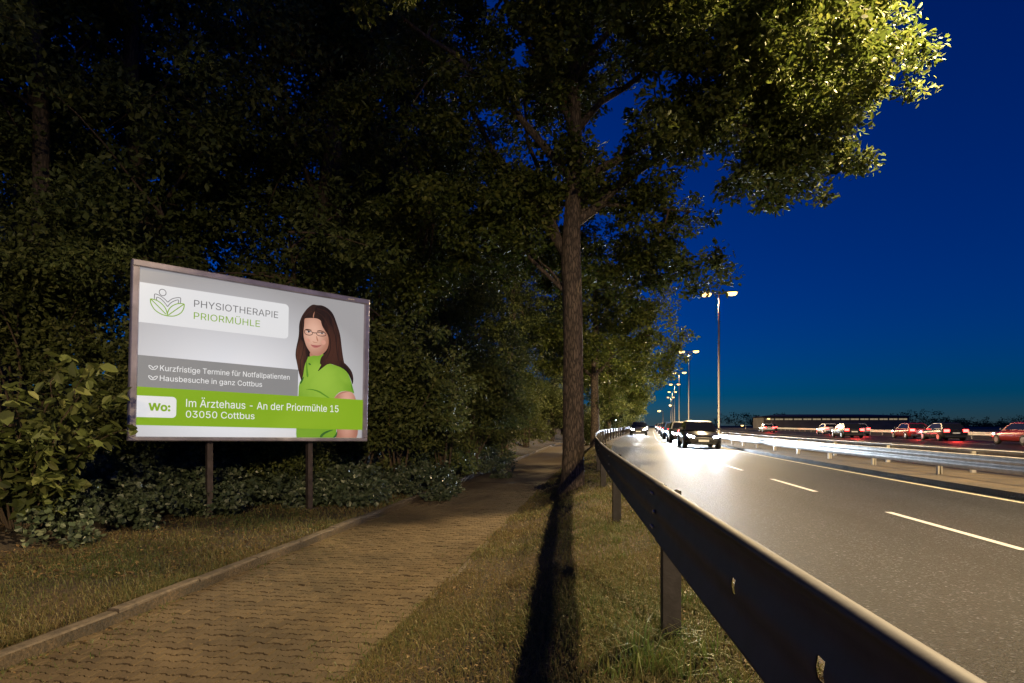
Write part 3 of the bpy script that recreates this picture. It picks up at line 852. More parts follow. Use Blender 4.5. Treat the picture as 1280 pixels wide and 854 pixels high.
# lettering
def sans():
    import os
    try:
        return bpy.data.fonts.load(os.path.join(bpy.utils.system_resource('DATAFILES', path='fonts'), 'Inter.woff2'))
    except Exception:
        return None
FONT = sans()
CAP = [.727]
def text(body, u, v, width, cap, layer, mat, bold=0.0, parent=poster):
    """each letter outline is filled on its own (with its holes), then laid flat on the print"""
    c = bpy.data.curves.new('lettering', 'FONT')
    if FONT: c.font = FONT
    c.body = body.replace('I', '\u0399') if FONT else body
    c.size = 1.0; c.resolution_u = 3; c.fill_mode = 'NONE'
    to = bpy.data.objects.new('lettering_source', c); COL.objects.link(to)
    dg = bpy.context.evaluated_depsgraph_get()
    src = bpy.data.meshes.new_from_object(to.evaluated_get(dg))
    bpy.data.objects.remove(to)
    nxt = {}
    for e in src.edges:
        for p, q in (tuple(e.vertices), tuple(e.vertices)[::-1]): nxt.setdefault(p, []).append(q)
    P = [(q.co.x, q.co.y) for q in src.vertices]
    seen, loops = set(), []
    for i in range(len(P)):
        if i in seen or i not in nxt: continue
        lp, prev, cur = [i], None, i
        seen.add(i)
        while True:
            k = sorted(w for w in nxt[cur] if w != prev and w not in seen)
            if not k: break
            prev, cur = cur, k[0]; seen.add(cur); lp.append(cur)
        if len(lp) > 2: loops.append(lp)       # vertex order follows the outline's own direction
    xs = [p[0] for p in P]; x0, w = min(xs), max(xs) - min(xs)
    sx, sz = width / w, cap / CAP[0]
    used_ = [k for l in loops for k in l]
    idx = {k: i for i, k in enumerate(used_)}
    E2 = [(idx[l[i]], idx[l[(i + 1) % len(l)]]) for l in loops for i in range(len(l))]
    vo, _, fo, _, _, _ = delaunay_2d_cdt([Vector(P[k]) for k in used_], E2, [], 0, 1e-6)
    a_ = np.array([P[used_[i]] for i, j in E2]); b_ = np.array([P[used_[j]] for i, j in E2])
    V = [TILT @ Vector(uvp(u + (q[0] - x0) * sx, v + q[1] * sz, layer)) for q in vo]
    F = []
    for f in fo:
        cx, cy = sum(vo[i][0] for i in f) / 3, sum(vo[i][1] for i in f) / 3
        up_ = (a_[:, 1] <= cy) & (b_[:, 1] > cy); dn = (a_[:, 1] > cy) & (b_[:, 1] <= cy)
        dy = np.where(b_[:, 1] == a_[:, 1], 1, b_[:, 1] - a_[:, 1])
        right = a_[:, 0] + (cy - a_[:, 1]) * (b_[:, 0] - a_[:, 0]) / dy > cx
        if int((up_ & right).sum()) - int((dn & right).sum()) != 0: F.append(tuple(f))
    if bold:
        for l in loops:
            ln = line('lettering', [(u + (P[k][0] - x0) * sx, v + P[k][1] * sz) for k in l], bold, layer + .4, mat, True)
    me = bpy.data.meshes.new('lettering'); me.from_pydata([tuple(q) for q in V], [], F)
    me.materials.append(mat)
    o = link('lettering', me, parent); o['kind'] = 'stuff'
    return o
def cap_height():
    c = bpy.data.curves.new('lettering', 'FONT')
    if FONT: c.font = FONT
    c.body = 'H'; to = bpy.data.objects.new('lettering_source', c); COL.objects.link(to)
    me = bpy.data.meshes.new_from_object(to.evaluated_get(bpy.context.evaluated_depsgraph_get()))
    bpy.data.objects.remove(to)
    zs = [q.co.y for q in me.vertices]
    return max(zs) - min(zs)
CAP[0] = cap_height()
text('PHYSIOTHERAPIE', .764, 2.088, 1.34, .112, 3, PM['dgrey'], 0)
text('PRIORM\u00dcHLE', .764, 1.893, 1.034, .108, 3, PM['green'], 0)
text('Kurzfristige Termine f\u00fcr Notfallpatienten', .306, 1.024, 2.023, .086, 3, PM['text_white'], 0)
text('Hausbesuche in ganz Cottbus', .306, .868, 1.548, .084, 3, PM['text_white'], 0)
text('Wo:', .164, .403, .285, .113, 15, PM['green'], .016)
text('Im \u00c4rztehaus - An der Priorm\u00fchle 15', .677, .478, 2.576, .124, 15, PM['text_white'], 0)
text('03050 Cottbus', .677, .308, 1.056, .108, 15, PM['text_white'], 0)
t_ = text('awk', 3.39, 2.61, .13, .036, 38, plain('frame_sticker', (.75, .7, .68, 1), .5), .004)

# ------------------------------------------------------------------ street lamps
def street_lamp(y, off, H, label, lights=2, power=P_STREET, double=True, x=None, heading=None, far=False, glowmat='lamp_glow'):
    X = c_road(y) + off if x is None else x
    a = math.atan(c_slope(y)) if heading is None else heading
    base = -.05 if x is None else -.2
    t = empty('street_lamp', (X, y, base), -a)
    tag(t, label, 'street lamp', 'lit street lamps along the road')
    m = MB(); m.tube([(0, 0, -.3), (0, 0, .6), (0, 0, .62), (0, 0, H * .5), (0, 0, H)], [.14, .135, .10, .085, .055], 12)
    m.build('pole', M['lamp_pole'], t)
    m = MB(); m.box((0, 0, .02), (.4, .4, .04)); m.build('base_plate', M['lamp_pole'], t)
    for sx in ((-1, 1) if double else (-1,)):
        arm = MB(); arm.tube([(0, 0, H - .06), (sx * .3, 0, H + .05), (sx * .62, 0, H + .08)], [.045, .04, .035], 8)
        arm.build('arm', M['lamp_pole'], t)
        hd = MB()
        secs = [(.48, .05, .04), (.58, .17, .09), (.98, .23, .13), (1.35, .17, .09), (1.46, .04, .03)]
        n = 10
        for (xx, w, h) in secs:
            for k in range(n):
                th = math.pi * k / (n - 1)
                hd.v.append((sx * xx, w * math.cos(th), H + .08 + h * math.sin(th)))
        for i in range(len(secs) - 1):
            for k in range(n - 1):
                hd.f.append((i*n+k, i*n+k+1, (i+1)*n+k+1, (i+1)*n+k)); hd.sm.append(True)
        ho = hd.build('lamp_housing', M['lamp_pole'], t, fix=True)
        bw = MB(); n = 12
        for (q, dz) in ((1.0, 0), (.96, -.13), (.68, -.24), (.12, -.28)):
            for k in range(n):
                th = 2 * math.pi * k / n
                bw.v.append((sx * (.98 + .40 * q * math.cos(th)), .2 * q * math.sin(th), H + .075 + dz))
        for i in range(3):
            for k in range(n):
                k2 = (k + 1) % n
                bw.f.append((i*n+k, i*n+k2, (i+1)*n+k2, (i+1)*n+k)); bw.sm.append(True)
        bw.f.append(tuple(3*n + k for k in range(n))); bw.sm.append(True)
        bw.build('lamp_bowl', M[glowmat], ho, fix=True)
        if lights == 2 or (lights == 1 and sx == -1):
            ld = bpy.data.lights.new('street_light', 'SPOT'); ld.spot_size = R(177); ld.spot_blend = .22
            ld.energy = power * (1 if lights == 2 else 1.8); ld.color = STREET_COL; ld.shadow_soft_size = .16
            lo = bpy.data.objects.new('street_light', ld); COL.objects.link(lo)
            lo.parent = t; lo.location = (sx * .98, 0, H - .42)
    return t
LH = 11.6
street_lamp(9.9, 9.45, LH, 'tall street lamp just beyond the right edge of the picture', 1)
street_lamp(-26.0, 9.25, LH, 'tall street lamp behind the viewer on the median', 2, P_STREET * 1.25)
for y, off, lab in ((48, 9.25, 'tallest double-headed street lamp in view, alone against the sky'),
                    (86, 9.3, 'second double-headed street lamp along the median'),
                    (121, 9.6, 'third double-headed street lamp along the median'),
                    (156, 10.1, 'fourth double-headed street lamp along the median'),
                    (192, 10.8, 'fifth double-headed street lamp along the median'),
                    (230, 11.6, 'sixth and farthest double-headed street lamp in the row')):
    street_lamp(y, off, LH, lab, 1, far=True)
def px_lamp(px, py, d, label, H=None, power=0):
    x = (px - 640) / 750 * d
    H = HC + (531 - py) / 750 * d + .2
    return street_lamp(d, 0, H, label, 1 if power else 0, power, False, x=x + .95, heading=0, glowmat='lamp_glow_far')
px_lamp(824, 514, 150, 'distant single-headed street lamp left of the median row')
px_lamp(838, 507, 190, 'single-headed street lamp beside the far end of the median row')
px_lamp(961, 523.5, 190, 'distant orange street lamp beyond the far carriageway, taller of two')
px_lamp(928, 532, 170, 'distant orange street lamp low beyond the far carriageway')

def path_lamp(x, y, H, label, power):
    z = gz(x, y)
    t = empty('path_lamp', (x, y, z)); tag(t, label, 'path lamp', 'white lamps beside the path')
    m = MB(); m.tube([(0, 0, -.2), (0, 0, H)], [.045, .035], 8); m.build('post', M['lamp_pole'], t)
    m = MB(); m.tube([(0, 0, H), (0, 0, H + .06), (0, 0, H + .2), (0, 0, H + .26)], [.05, .11, .13, .06], 12); m.build('lamp_globe', M['path_glow'], t, fix=True)
    m = MB(); m.tube([(0, 0, H + .262), (0, 0, H + .29), (0, 0, H + .32)], [.17, .15, .03], 12); m.build('cap', M['lamp_pole'], t, fix=True)
    ld = bpy.data.lights.new('path_light', 'POINT'); ld.energy = power; ld.color = (.74, .90, 1.0); ld.shadow_soft_size = .14
    lo = bpy.data.objects.new('path_light', ld); COL.objects.link(lo); lo.parent = t; lo.location = (0, 0, H + .14)
    return t
path_lamp(10.7, 62, 1.6, 'small white lamp just above the bend of the guard rail', P_PATH)

# ------------------------------------------------------------------ foliage
def leaf_cloud(centres, radii, per, size, seed, up=.55, shape=6, flat=.75, droop=0.0, tint_shift=0.0, aspect=.55):
    """leaf-sized folded blades scattered in clumps; returns V, F, tint"""
    g = np.random.default_rng(seed)
    C = np.repeat(np.array(centres, float), per, axis=0)
    Rd = np.repeat(np.array(radii, float), per)
    n = len(C)
    d = g.normal(size=(n, 3)); d /= np.linalg.norm(d, axis=1)[:, None]
    P = C + d * (Rd * g.random(n) ** .45)[:, None] * np.array([1, 1, flat])
    nrm = g.normal(size=(n, 3)) * (1 - up); nrm[:, 2] += up * np.where(g.random(n) < .9, 1, -1)
    nrm += d * .35
    nrm /= np.linalg.norm(nrm, axis=1)[:, None]
    ax = g.normal(size=(n, 3)); ax += d * .8; ax[:, 2] -= droop
    ax -= nrm * (ax * nrm).sum(1)[:, None]
    ax /= np.linalg.norm(ax, axis=1)[:, None] + 1e-9
    sd = np.cross(nrm, ax)
    L = size * g.uniform(.65, 1.3, n)
    Wd = L * aspect * g.uniform(.8, 1.2, n)
    fold = L * g.uniform(.02, .16, n)
    def pt(a, b, c):
        return P + ax * (L * a)[:, None] + sd * (Wd * b)[:, None] + nrm * (fold * c)[:, None]
    if shape == 6:
        S = [pt(0, 0, 0), pt(.30, .48, 1), pt(.72, .36, .8), pt(1, 0, -.3), pt(.72, -.36, .8), pt(.30, -.48, 1)]
        Fl = [(0, 1, 2, 3), (0, 3, 4, 5)]
    else:
        S = [pt(0, 0, 0), pt(.45, .5, 1), pt(1, 0, 0), pt(.45, -.5, 1)]
        Fl = [(0, 1, 2, 3)]
    V = np.stack(S, 1).reshape(-1, 3)
    k = len(S)
    base = np.arange(n)[:, None] * k
    F = np.concatenate([base + np.array(f)[None] for f in Fl], 0)
    ct = np.repeat(g.uniform(-.16, .16, len(centres)), per)
    ti = np.clip(g.beta(2.2, 2.6, n) + ct + tint_shift, 0, 1)
    return V, F, np.repeat(ti, k)

def lobes_clusters(lobes, n, seed, rmin=.3, rmax=.6, fill=.5, boughs=0, spread=.5):
    g = np.random.default_rng(seed)
    vol = np.array([l[3] * l[4] * l[5] for l in lobes]) ** .85
    pick = g.choice(len(lobes), n, p=vol / vol.sum())
    A = np.array(lobes, float)[pick]
    d = g.normal(size=(n, 3)); d /= np.linalg.norm(d, axis=1)[:, None]
    r = g.random(n) ** fill
    C = A[:, :3] + d * r[:, None] * A[:, 3:6]
    if boughs:                       # gather the clumps round fewer bough ends, so gaps open between them
        k = g.integers(0, boughs, n)
        C = C[:boughs][k] + g.normal(size=(n, 3)) * np.array([spread, spread, spread * .62])
    return C, g.uniform(rmin, rmax, n)

def bend(p0, p1, sag, seed, n=7):
    g = random.Random(seed)
    p0, p1 = Vector(p0), Vector(p1)
    L = (p1 - p0).length
    off = Vector((g.uniform(-1, 1), g.uniform(-1, 1), 0)) * .06 * L
    out = []
    for i in range(n):
        t = i / (n - 1)
        q = p0.lerp(p1, t) + off * math.sin(math.pi * t) + Vector((0, 0, sag * L * math.sin(math.pi * t)))
        q += Vector((g.uniform(-1, 1), g.uniform(-1, 1), g.uniform(-1, 1))) * .015 * L * (0 < t < 1)
        out.append(q)
    return out

def tree(name, loc, trunk, rad, limbs, lobes, ncl, per, size, seed, lmat, bmat, label=None, cat='tree', group=None, shape=6, twigs=70, rmin=.3, rmax=.6, up=.55, sides=20, ridge=.0, fill=.45, boughs=0, spread=.5):
    """trunk: points relative to loc; limbs: (point index on trunk, end point, r0)"""
    t = empty(name, loc)
    if label: tag(t, label, cat, group)
    m = MB(); m.tube(trunk, rad, sides, wob=.035, seed=seed, ridge=ridge)
    m.build('trunk', M[bmat], t, fix=False)
    ends = []
    for i, (k, e, r0) in enumerate(limbs):
        pts = bend(trunk[k], e, .05, seed * 31 + i)
        m = MB(); m.tube(pts, list(np.linspace(r0, r0 * .25, len(pts))), 8, wob=.05, seed=seed + i)
        m.build('branch', M[bmat], t)
        ends += pts[2:]
    cen, rd = lobes_clusters(lobes, ncl, seed, rmin, rmax, fill, boughs, spread)
    V, F, ti = leaf_cloud(cen, rd, per, size, seed + 5, up, shape)
    co = link('crown', np_mesh('crown', V, F, M[lmat], ti), t)
    if twigs and ends:
        m = MB(); g = random.Random(seed)
        E_ = np.array([list(e) for e in ends])
        for c in random.Random(seed).sample([tuple(q) for q in cen], min(twigs, len(cen))):
            b = ends[int(np.argmin(((E_ - np.array(c)) ** 2).sum(1)))]
            if (Vector(c) - b).length < 3.2:
                m.tube(bend(b, c, .06, g.random(), 5), [.028, .022, .016, .011, .006], 5, cap=False)
        if m.v:
            o = m.build('twigs', M['twig'], t); o['kind'] = 'stuff'
    return t

# the big roadside oak
OX, OY = 1.23, 12.3
oz = gz(OX, OY)
trunk = [(0, 0, -.35), (0, 0, -.06), (.005, 0, .12), (.01, 0, .5), (.03, 0, 1.2), (.035, 0, 2.1), (.02, 0, 3.0), (.0, .02, 3.9), (-.02, .03, 4.7), (.0, .02, 5.4), (.05, .0, 6.3), (.06, -.03, 7.3), (.02, 0, 8.4), (.1, .05, 9.6), (.05, .1, 11)]
trad = [.40, .345, .285, .258, .245, .235, .228, .226, .23, .20, .185, .165, .14, .10, .06]
# finer rings on the trunk for the ridged bark
def refine(pts, rad, k=4):
    P, Q = [], []
    for i in range(len(pts) - 1):
        for j in range(k):
            t = j / k
            P.append(tuple(pts[i][c] * (1 - t) + pts[i+1][c] * t for c in range(3))); Q.append(rad[i] * (1 - t) + rad[i+1] * t)
    return P + [pts[-1]], Q + [rad[-1]]
trunk_f, trad_f = refine(trunk, [r * .87 for r in trad])
limbs = [(8*4, (-2.2, .3, 8.2), .13), (8*4-1, (-1.0, .6, 8.6), .08), (9*4, (3.2, -.2, 7.4), .11), (9*4+2, (1.9, .9, 6.6), .07), (10*4, (5.2, -.2, 8.6), .10), (10*4, (-3.4, -.4, 9.4), .09),
         (11*4, (4.3, .8, 10.2), .08), (11*4, (-1.8, -1.2, 10.4), .07), (12*4, (2.4, -1.2, 11.0), .07), (8*4-4, (-.9, .5, 5.1), .04), (9*4+1, (2.6, .6, 5.9), .06), (7*4, (-2.9, .8, 6.2), .05)]
lobes = [(3.7, -.2, 8.6, 2.4, 2.3, 2.0), (5.2, 0, 9.1, 1.2, 1.4, 1.5), (5.4, 0, 10.6, 1.3, 1.5, 1.2), (2.7, 0, 6.9, 1.9, 1.9, 1.15), (0.2, 0, 10.0, 2.8, 2.8, 2.2), (-2.8, 0, 9.0, 2.5, 2.5, 1.9),
         (-1.9, .5, 7.3, 1.6, 1.9, .9), (1.5, 0, 11.9, 3.2, 3, 2.0), (4.4, 0, 11.0, 2.3, 2.4, 1.8), (4.2, -.6, 7.7, 1.7, 1.2, .9), (4.6, -.4, 6.7, 1.2, 1.0, .6), (3.4, -.6, 6.2, 1.1, 1.0, .5), (3.2, -1.0, 8.8, 2.0, 1.2, 1.3), (1.55, .8, 5.7, .9, 1.2, .65), (-.1, -.3, 5.05, .7, .6, .28), (4.6, .3, 7.2, 1.3, 1.2, .75), (-3.3, 1.2, 6.6, 1.2, 1.5, .7), (5.7, .2, 7.9, .75, .9, .7), (-2.2, -.3, 5.6, 1.5, 1.4, .8), (-.9, .9, 6.2, 1.5, 1.2, .9), (2.4, 1.4, 5.1, 1.2, 1.4, .7), (.9, -.6, 7.2, 1.5, 1.2, 1.0), (-.6, -.8, 8.3, 1.6, 1.2, 1.0), (2.6, -1.2, 9.6, 2.0, 1.4, 1.6), (-1.6, 1.8, 5.5, 1.6, 1.2, .8), (1.0, 2.0, 5.2, 1.5, 1.2, .9), (-3.4, 2.0, 5.2, 1.4, 1.2, .9), (.3, 1.2, 6.6, 1.6, 1.0, 1.0), (.5, -.5, 5.0, .6, .5, .25), (1.6, .5, 4.75, 1.0, 1.0, .8), (2.2, .9, 5.5, 1.2, 1.1, .8), (-.8, .3, 5.6, .9, .8, .5), (.9, .2, 6.2, 1.1, .9, .6)]
tree('oak_tree', (OX, OY, oz), trunk_f, trad_f, limbs, lobes, 1900, 90, .115, 12, 'leaf_oak', 'bark', 'big oak with a straight bare trunk, leaning its crown over the road', 'tree', sides=36, ridge=.02, twigs=150, rmin=.2, rmax=.42, fill=.4, boughs=310, spread=.36)

# more trees in the same roadside row, each farther off
def row_tree(y, x, s, seed, label):
    H = 12.5 * s
    tr = [(0, 0, -.3), (0, 0, 0), (.03, 0, 1.5 * s), (0, .04, 4 * s), (.08, 0, 7 * s), (0, 0, H)]
    lb = [(0, 0, 9.3 * s, 4.2 * s, 4 * s, 3.6 * s), (2.6 * s, -.4, 6.6 * s, 2.5 * s, 2.6 * s, 2.2 * s), (3.2 * s, .5, 4.6 * s, 1.6 * s, 1.8 * s, 1.3 * s), (-2.6 * s, 0, 6.6 * s, 2.4 * s, 2.6 * s, 2.0 * s), (.5, -2, 5.6 * s, 1.8 * s, 1.6 * s, 1.3 * s), (-.5, 1, 5.0 * s, 2.4 * s, 1.8 * s, 1.6 * s), (1.6, .8, 3.6 * s, 1.8 * s, 1.6 * s, 1.0 * s)]
    lm = [(3, (2.6 * s, .2, 6.4 * s), .10), (3, (-2.4 * s, 0, 6.6 * s), .1), (4, (1.5, 1, 9.5 * s), .08)]
    return tree('roadside_tree', (x, y, gz(x, y)), tr, [.34 * s, .28 * s, .25 * s, .22 * s, .17 * s, .05], lm, lb, 520, 70, .21, seed, 'leaf_oak', 'bark', label, 'tree', 'trees in the roadside row', shape=4, twigs=40, rmin=.35, rmax=.65, sides=14, boughs=110, spread=.65)
row_tree(36, 4.95, 1.0, 21, 'second roadside tree, its trunk rising close behind the guard rail')
row_tree(61, 9.8, .95, 22, 'third roadside tree, where the guard rail bends')
row_tree(92, 16.3, .9, 23, 'fourth roadside tree in the hazy distance')
row_tree(130, 24.6, .85, 24, 'farthest roadside tree, low over the end of the road')

# woodland trees on the bank: three kinds of crown, copied
def wood_proto(seed, H, rx, low, lean=0.0, leaf=.165):
    g = random.Random(seed)
    tr = [(0, 0, -.5), (lean * .05, 0, .3), (lean * .3, 0, H * .25), (lean * .65, .1, H * .5), (lean * .9, 0, H * .75), (lean, 0, H)]
    lb, lm = [], []
    for i in range(11):
        a = g.uniform(0, 6.28); z = low + (H - low) * (i + .5) / 11
        q = rx * (.55 + .45 * math.sin(math.pi * (i + 1) / 12)) * g.uniform(.7, 1)
        lb.append((q * .6 * math.cos(a) + lean * z / H, q * .6 * math.sin(a), z, q * .8, q * .8, (H - low) / 7.5))
        if i % 2 == 0: lm.append((2 + min(2, i // 4), (q * .9 * math.cos(a) + lean * z / H, q * .9 * math.sin(a), z + .6), .06))
    return tree('woodland_tree', (0, 0, 0), tr, [.24, .2, .17, .14, .1, .03], lm, lb, 330, int(70 * (.165 / leaf) ** 1.4), leaf, seed, 'leaf_wood', 'bark2', shape=4, twigs=60, rmin=.3, rmax=.6, sides=12, up=.45, boughs=85, spread=.6)
protos = [wood_proto(41, 13, 2.8, 2.6, .9, .11), wood_proto(42, 15, 3.1, 3.2, -.6, .14), wood_proto(43, 11.5, 2.6, 1.6, 1.6, .12)]
used = [False] * 3
WT = [(0, 60, 12.5, 1.0, 'leafy woodland tree above the big-leaved shrub at the far left'),
      (1, 185, 14.0, 1.05, 'woodland tree right behind the left end of the billboard'),
      (2, 345, 14.5, 1.15, 'leaning woodland tree behind the middle of the billboard'),
      (0, 455, 16.0, 1.1, 'woodland tree behind the right end of the billboard'),
      (1, 520, 20, 1.05, 'woodland tree on the bank between billboard and path bend'),
      (2, 585, 24, 1.15, 'woodland tree with foliage reaching low over the bank'),
      (0, 628, 33, 1.1, 'woodland tree where the path runs into the dark'),
      (1, 250, 20, 1.1, 'second-row woodland tree seen above the left half of the billboard'),
      (2, 120, 19, 1.3, 'second-row woodland tree behind the far left trees'),
      (0, 395, 22, 1.2, 'second-row woodland tree seen above the right half of the billboard'),
      (1, -60, 12, 1.0, 'woodland tree cut off by the left edge of the picture'),
      (2, 655, 46, 1.35, 'dark woodland tree far along the left of the path'),
      (1, 540, 31, 1.15, 'second-row woodland tree behind the low-branched one'),
      (0, 690, 66, 1.2, 'distant tree closing the view along the path'),
      (2, 705, 80, 1.5, 'most distant tree behind the oak trunk'),
      (0, 5, 16, 1.25, 'second-row woodland tree high at the left edge')]
g = random.Random(77)
for i, (k, px, d, s, lab) in enumerate(WT):
    x, y = at(px, d)
    o = protos[k] if not used[k] else copy_tree(protos[k]); used[k] = True
    o.location = (x, y, gz(x, y) - .1); o.rotation_euler = (0, 0, g.uniform(0, 6.28)); o.scale = (s, s, s * g.uniform(.95, 1.08))
    tag(o, lab, 'tree', 'woodland trees on the bank')

# shrubs in front of the wood
def shrub_proto(seed, r, h, size, ncl, per, mat='leaf_shrub', shape=4):
    g = random.Random(seed)
    t = empty('shrub')
    lb = []
    for i in range(9):
        a = g.uniform(0, 6.28); q = g.uniform(.1, .6) * r; z = h * g.uniform(.2, .8)
        lb.append((q * math.cos(a), q * math.sin(a), z, r * .5, r * .5, h * .26))
    cen, rd = lobes_clusters(lb, ncl, seed, .22, .5, .5)
    cen[:, 2] = np.maximum(cen[:, 2], .2)
    V, F, ti = leaf_cloud(cen, rd, per, size, seed + 3, .4, shape)
    link('foliage', np_mesh('foliage', V, F, M[mat], ti), t)
    m = MB()
    for i in range(9):
        e = cen[g.randrange(len(cen))]
        m.tube(bend((g.uniform(-.15, .15), g.uniform(-.15, .15), -.2), e, .1, g.random(), 6), [.035, .03, .025, .018, .012, .006], 6, cap=False)
    o = m.build('stems', M['twig'], t)
    return t
sp = [shrub_proto(51, 1.7, 3.3, .11, 170, 75), shrub_proto(52, 1.5, 2.3, .10, 150, 70), shrub_proto(53, 2.0, 4.6, .12, 220, 75)]
used = [False] * 3
SH = [(2, 498, 14.6, 1.0, 'tall bush beside the right edge of the billboard'), (0, 548, 16.0, .95, 'round bush on the bank right of the billboard bush'),
      (2, 588, 20.5, 1.05, 'tall bush whose foliage ends at the leaf-strewn bank'), (1, 612, 25.0, 1.1, 'low bush at the end of the leaf-strewn bank'),
      (2, 632, 31, 1.2, 'dark bush where the path disappears'), (0, 440, 14.2, 1.0, 'bush behind the right post of the billboard'),
      (1, 350, 13.0, .95, 'low bush behind the gap between the billboard posts'), (0, 215, 12.2, 1.0, 'bush behind the left post of the billboard'),
      (1, 130, 10.8, .85, 'bush between the big-leaved shrub and the billboard'), (2, 20, 11.5, 1.0, 'tall bush behind the big-leaved shrub'),
      (0, 655, 40, 1.4, 'bush left of the far end of the path'), (1, 735, 47, 1.1, 'bush in the gap between the oak trunk and the second roadside trunk'),
      (2, 757, 53, 1.1, 'bush behind the bend of the guard rail'), (0, 762, 70, 1.6, 'bush under the third roadside tree'), (1, 780, 100, 2.4, 'far bush under the fourth roadside tree'),
      (2, 690, 55, 1.3, 'bush right behind the oak trunk, beyond the path'), (0, 300, 15.5, 1.3, 'bush in the shadows behind the billboard centre'), (2, 712, 62, 1.2, 'bush far behind the gap beside the oak trunk')]
g = random.Random(78)
for i, (k, px, d, s, lab) in enumerate(SH):
    x, y = at(px, d)
    o = sp[k] if not used[k] else copy_tree(sp[k]); used[k] = True
    o.location = (x, y, gz(x, y) - .05); o.rotation_euler = (0, 0, g.uniform(0, 6.28)); o.scale = (s, s, s * g.uniform(.9, 1.1))
    tag(o, lab, 'shrub', 'bushes along the edge of the wood')

# the big-leaved shrub at the left edge
hx, hy = -6.55, 8.05
hs = empty('big_leaved_shrub', (hx, hy, gz(hx, hy)))
tag(hs, 'shrub with large broad leaves left of the billboard', 'shrub')
g = np.random.default_rng(91)
cen, rad, shoots = [], [], []
for i in range(34):
    a = g.uniform(0, 6.28); ln = g.uniform(.5, 1.5); z0 = g.uniform(.1, .9)
    e = np.array([.95 * ln * math.cos(a), .75 * ln * math.sin(a), z0 + ln * g.uniform(.35, 1.1)])
    shoots.append(((.2 * math.cos(a), .2 * math.sin(a), 0), tuple(e)))
for e in ((1.15, .1, 1.75), (1.05, -.1, 2.05), (1.0, .0, 1.2), (.75, -.3, 2.2)):
    shoots.append(((.1, 0, .3), e))
m = MB()
for i, (a, b) in enumerate(shoots):
    pts = bend(a, b, .14, i, 9)
    m.tube(pts, list(np.linspace(.016, .004, 9)), 5, cap=False)
    for p in pts[2:]:
        cen.append(tuple(p)); rad.append(.13)
V, F, ti = leaf_cloud(cen, rad, 7, .17, 92, .62, 6, .5, .5, aspect=.68)
link('foliage', np_mesh('foliage', V, F, M['leaf_shrub'], ti), hs)
m.build('stems', M['twig'], hs)

# glossy ground cover at the foot of the bushes
def cover(name, label, spots, per, size, seed, mat, hmax):
    g = np.random.default_rng(seed)
    C, Rd = [], []
    for (px0, px1, d0, d1, n) in spots:
        for i in range(n):
            px, d = g.uniform(px0, px1), g.uniform(d0, d1)
            x, y = at(px, d)
            C.append((x, y, gz(x, y) + g.uniform(.02, hmax) * (.4 + .6 * (d - d0) / (d1 - d0)))); Rd.append(g.uniform(.1, .24))
    V, F, ti = leaf_cloud(C, Rd, per, size, seed + 1, .5, 6, .7, .2, aspect=.8)
    tag(link(name, np_mesh(name, V, F, M[mat], ti)), label, 'ground cover', kind='stuff')
cover('ivy', 'low glossy ivy under and behind the billboard',
      [(150, 300, 9.9, 12.0, 230), (280, 480, 11.0, 13.4, 260), (90, 190, 8.7, 10.2, 90), (450, 570, 12.8, 15.5, 170), (540, 640, 18, 24, 130), (40, 260, 9.3, 11.0, 50), (0, 120, 7.4, 9, 40)], 34, .08, 61, 'leaf_ivy', .8)

# a dark mass of wood behind everything on the bank
g = np.random.default_rng(63)
C = []
for i in range(1900):
    d = g.uniform(22, 60); px = g.uniform(-220, 660)
    if px > 560 and d < 40: continue
    x, y = at(px, d); C.append((x, y, gz(x, y) + g.uniform(0, 1) * (11 + 4 * g.random())))
V, F, ti = leaf_cloud(C, [1.1] * len(C), 30, .34, 64, .4, 4)
tag(link('woodland', np_mesh('woodland', V, F, M['leaf_wood'], ti)), 'deep mass of woodland behind the trees on the bank', 'woodland', kind='stuff')
C = []
for i in range(700):
    a = g.random(); x = 120 + 330 * a; y = 330 + 30 * g.random()
    C.append((x, y, g.uniform(0, 4.5 + 2.5 * math.sin(a * 23) + 1.6 * math.sin(a * 61))))
V, F, ti = leaf_cloud(C, [2.2] * len(C), 26, .9, 66, .4, 4)
tag(link('far_treeline', np_mesh('far_treeline', V, F, M['leaf_wood'], ti)), 'low dark treeline on the horizon behind the far carriageway', 'treeline', kind='stuff')

# ------------------------------------------------------------------ grass, litter
def blades(P, H, Wd, lean, seed):
    g = np.random.default_rng(seed); n = len(P)
    a = g.uniform(0, 2 * np.pi, n); sd = np.stack([np.cos(a), np.sin(a), np.zeros(n)], 1)
    b = g.uniform(0, 2 * np.pi, n); ld = np.stack([np.cos(b), np.sin(b), np.zeros(n)], 1)
    le = lean * g.random(n)
    up = np.array([0, 0, 1.0])[None]
    mid = P + up * (H * .6)[:, None] + ld * (H * le * .35)[:, None]
    tip = P + up * (H * (1 - .35 * le))[:, None] + ld * (H * le)[:, None]
    w = (Wd / 2)[:, None]
    V = np.stack([P - sd * w, P + sd * w, mid + sd * w * .7, mid - sd * w * .7, tip], 1).reshape(-1, 3)
    o = np.arange(n)[:, None] * 5
    F = np.concatenate([o + np.array(t)[None] for t in ((0, 1, 2), (0, 2, 3), (3, 2, 4))], 0)
    return V, F
def scatter(n, sampler, seed, clump=.5):
    g = np.random.default_rng(seed); out = []
    while len(out) < n:
        x, y = sampler(g)
        v = math.sin(2.1 * x + .7 * y) * math.sin(1.3 * y - 1.1 * x) + .6 * math.sin(5.3 * x - 2) * math.sin(4.1 * y + 1)
        if g.random() > max(.3, .55 + clump * v): continue
        out.append((x, y, gz(x, y) - .006))
    return np.array(out)
def dist(g, a, b): return 1 / (1 / b + (1 / a - 1 / b) * g.random())       # denser close by
def s_verge(g):
    y = dist(g, 2.6, 34); return path_r(y) - .02 + (rail_x(y) + .66 - path_r(y) + .02) * g.random(), y
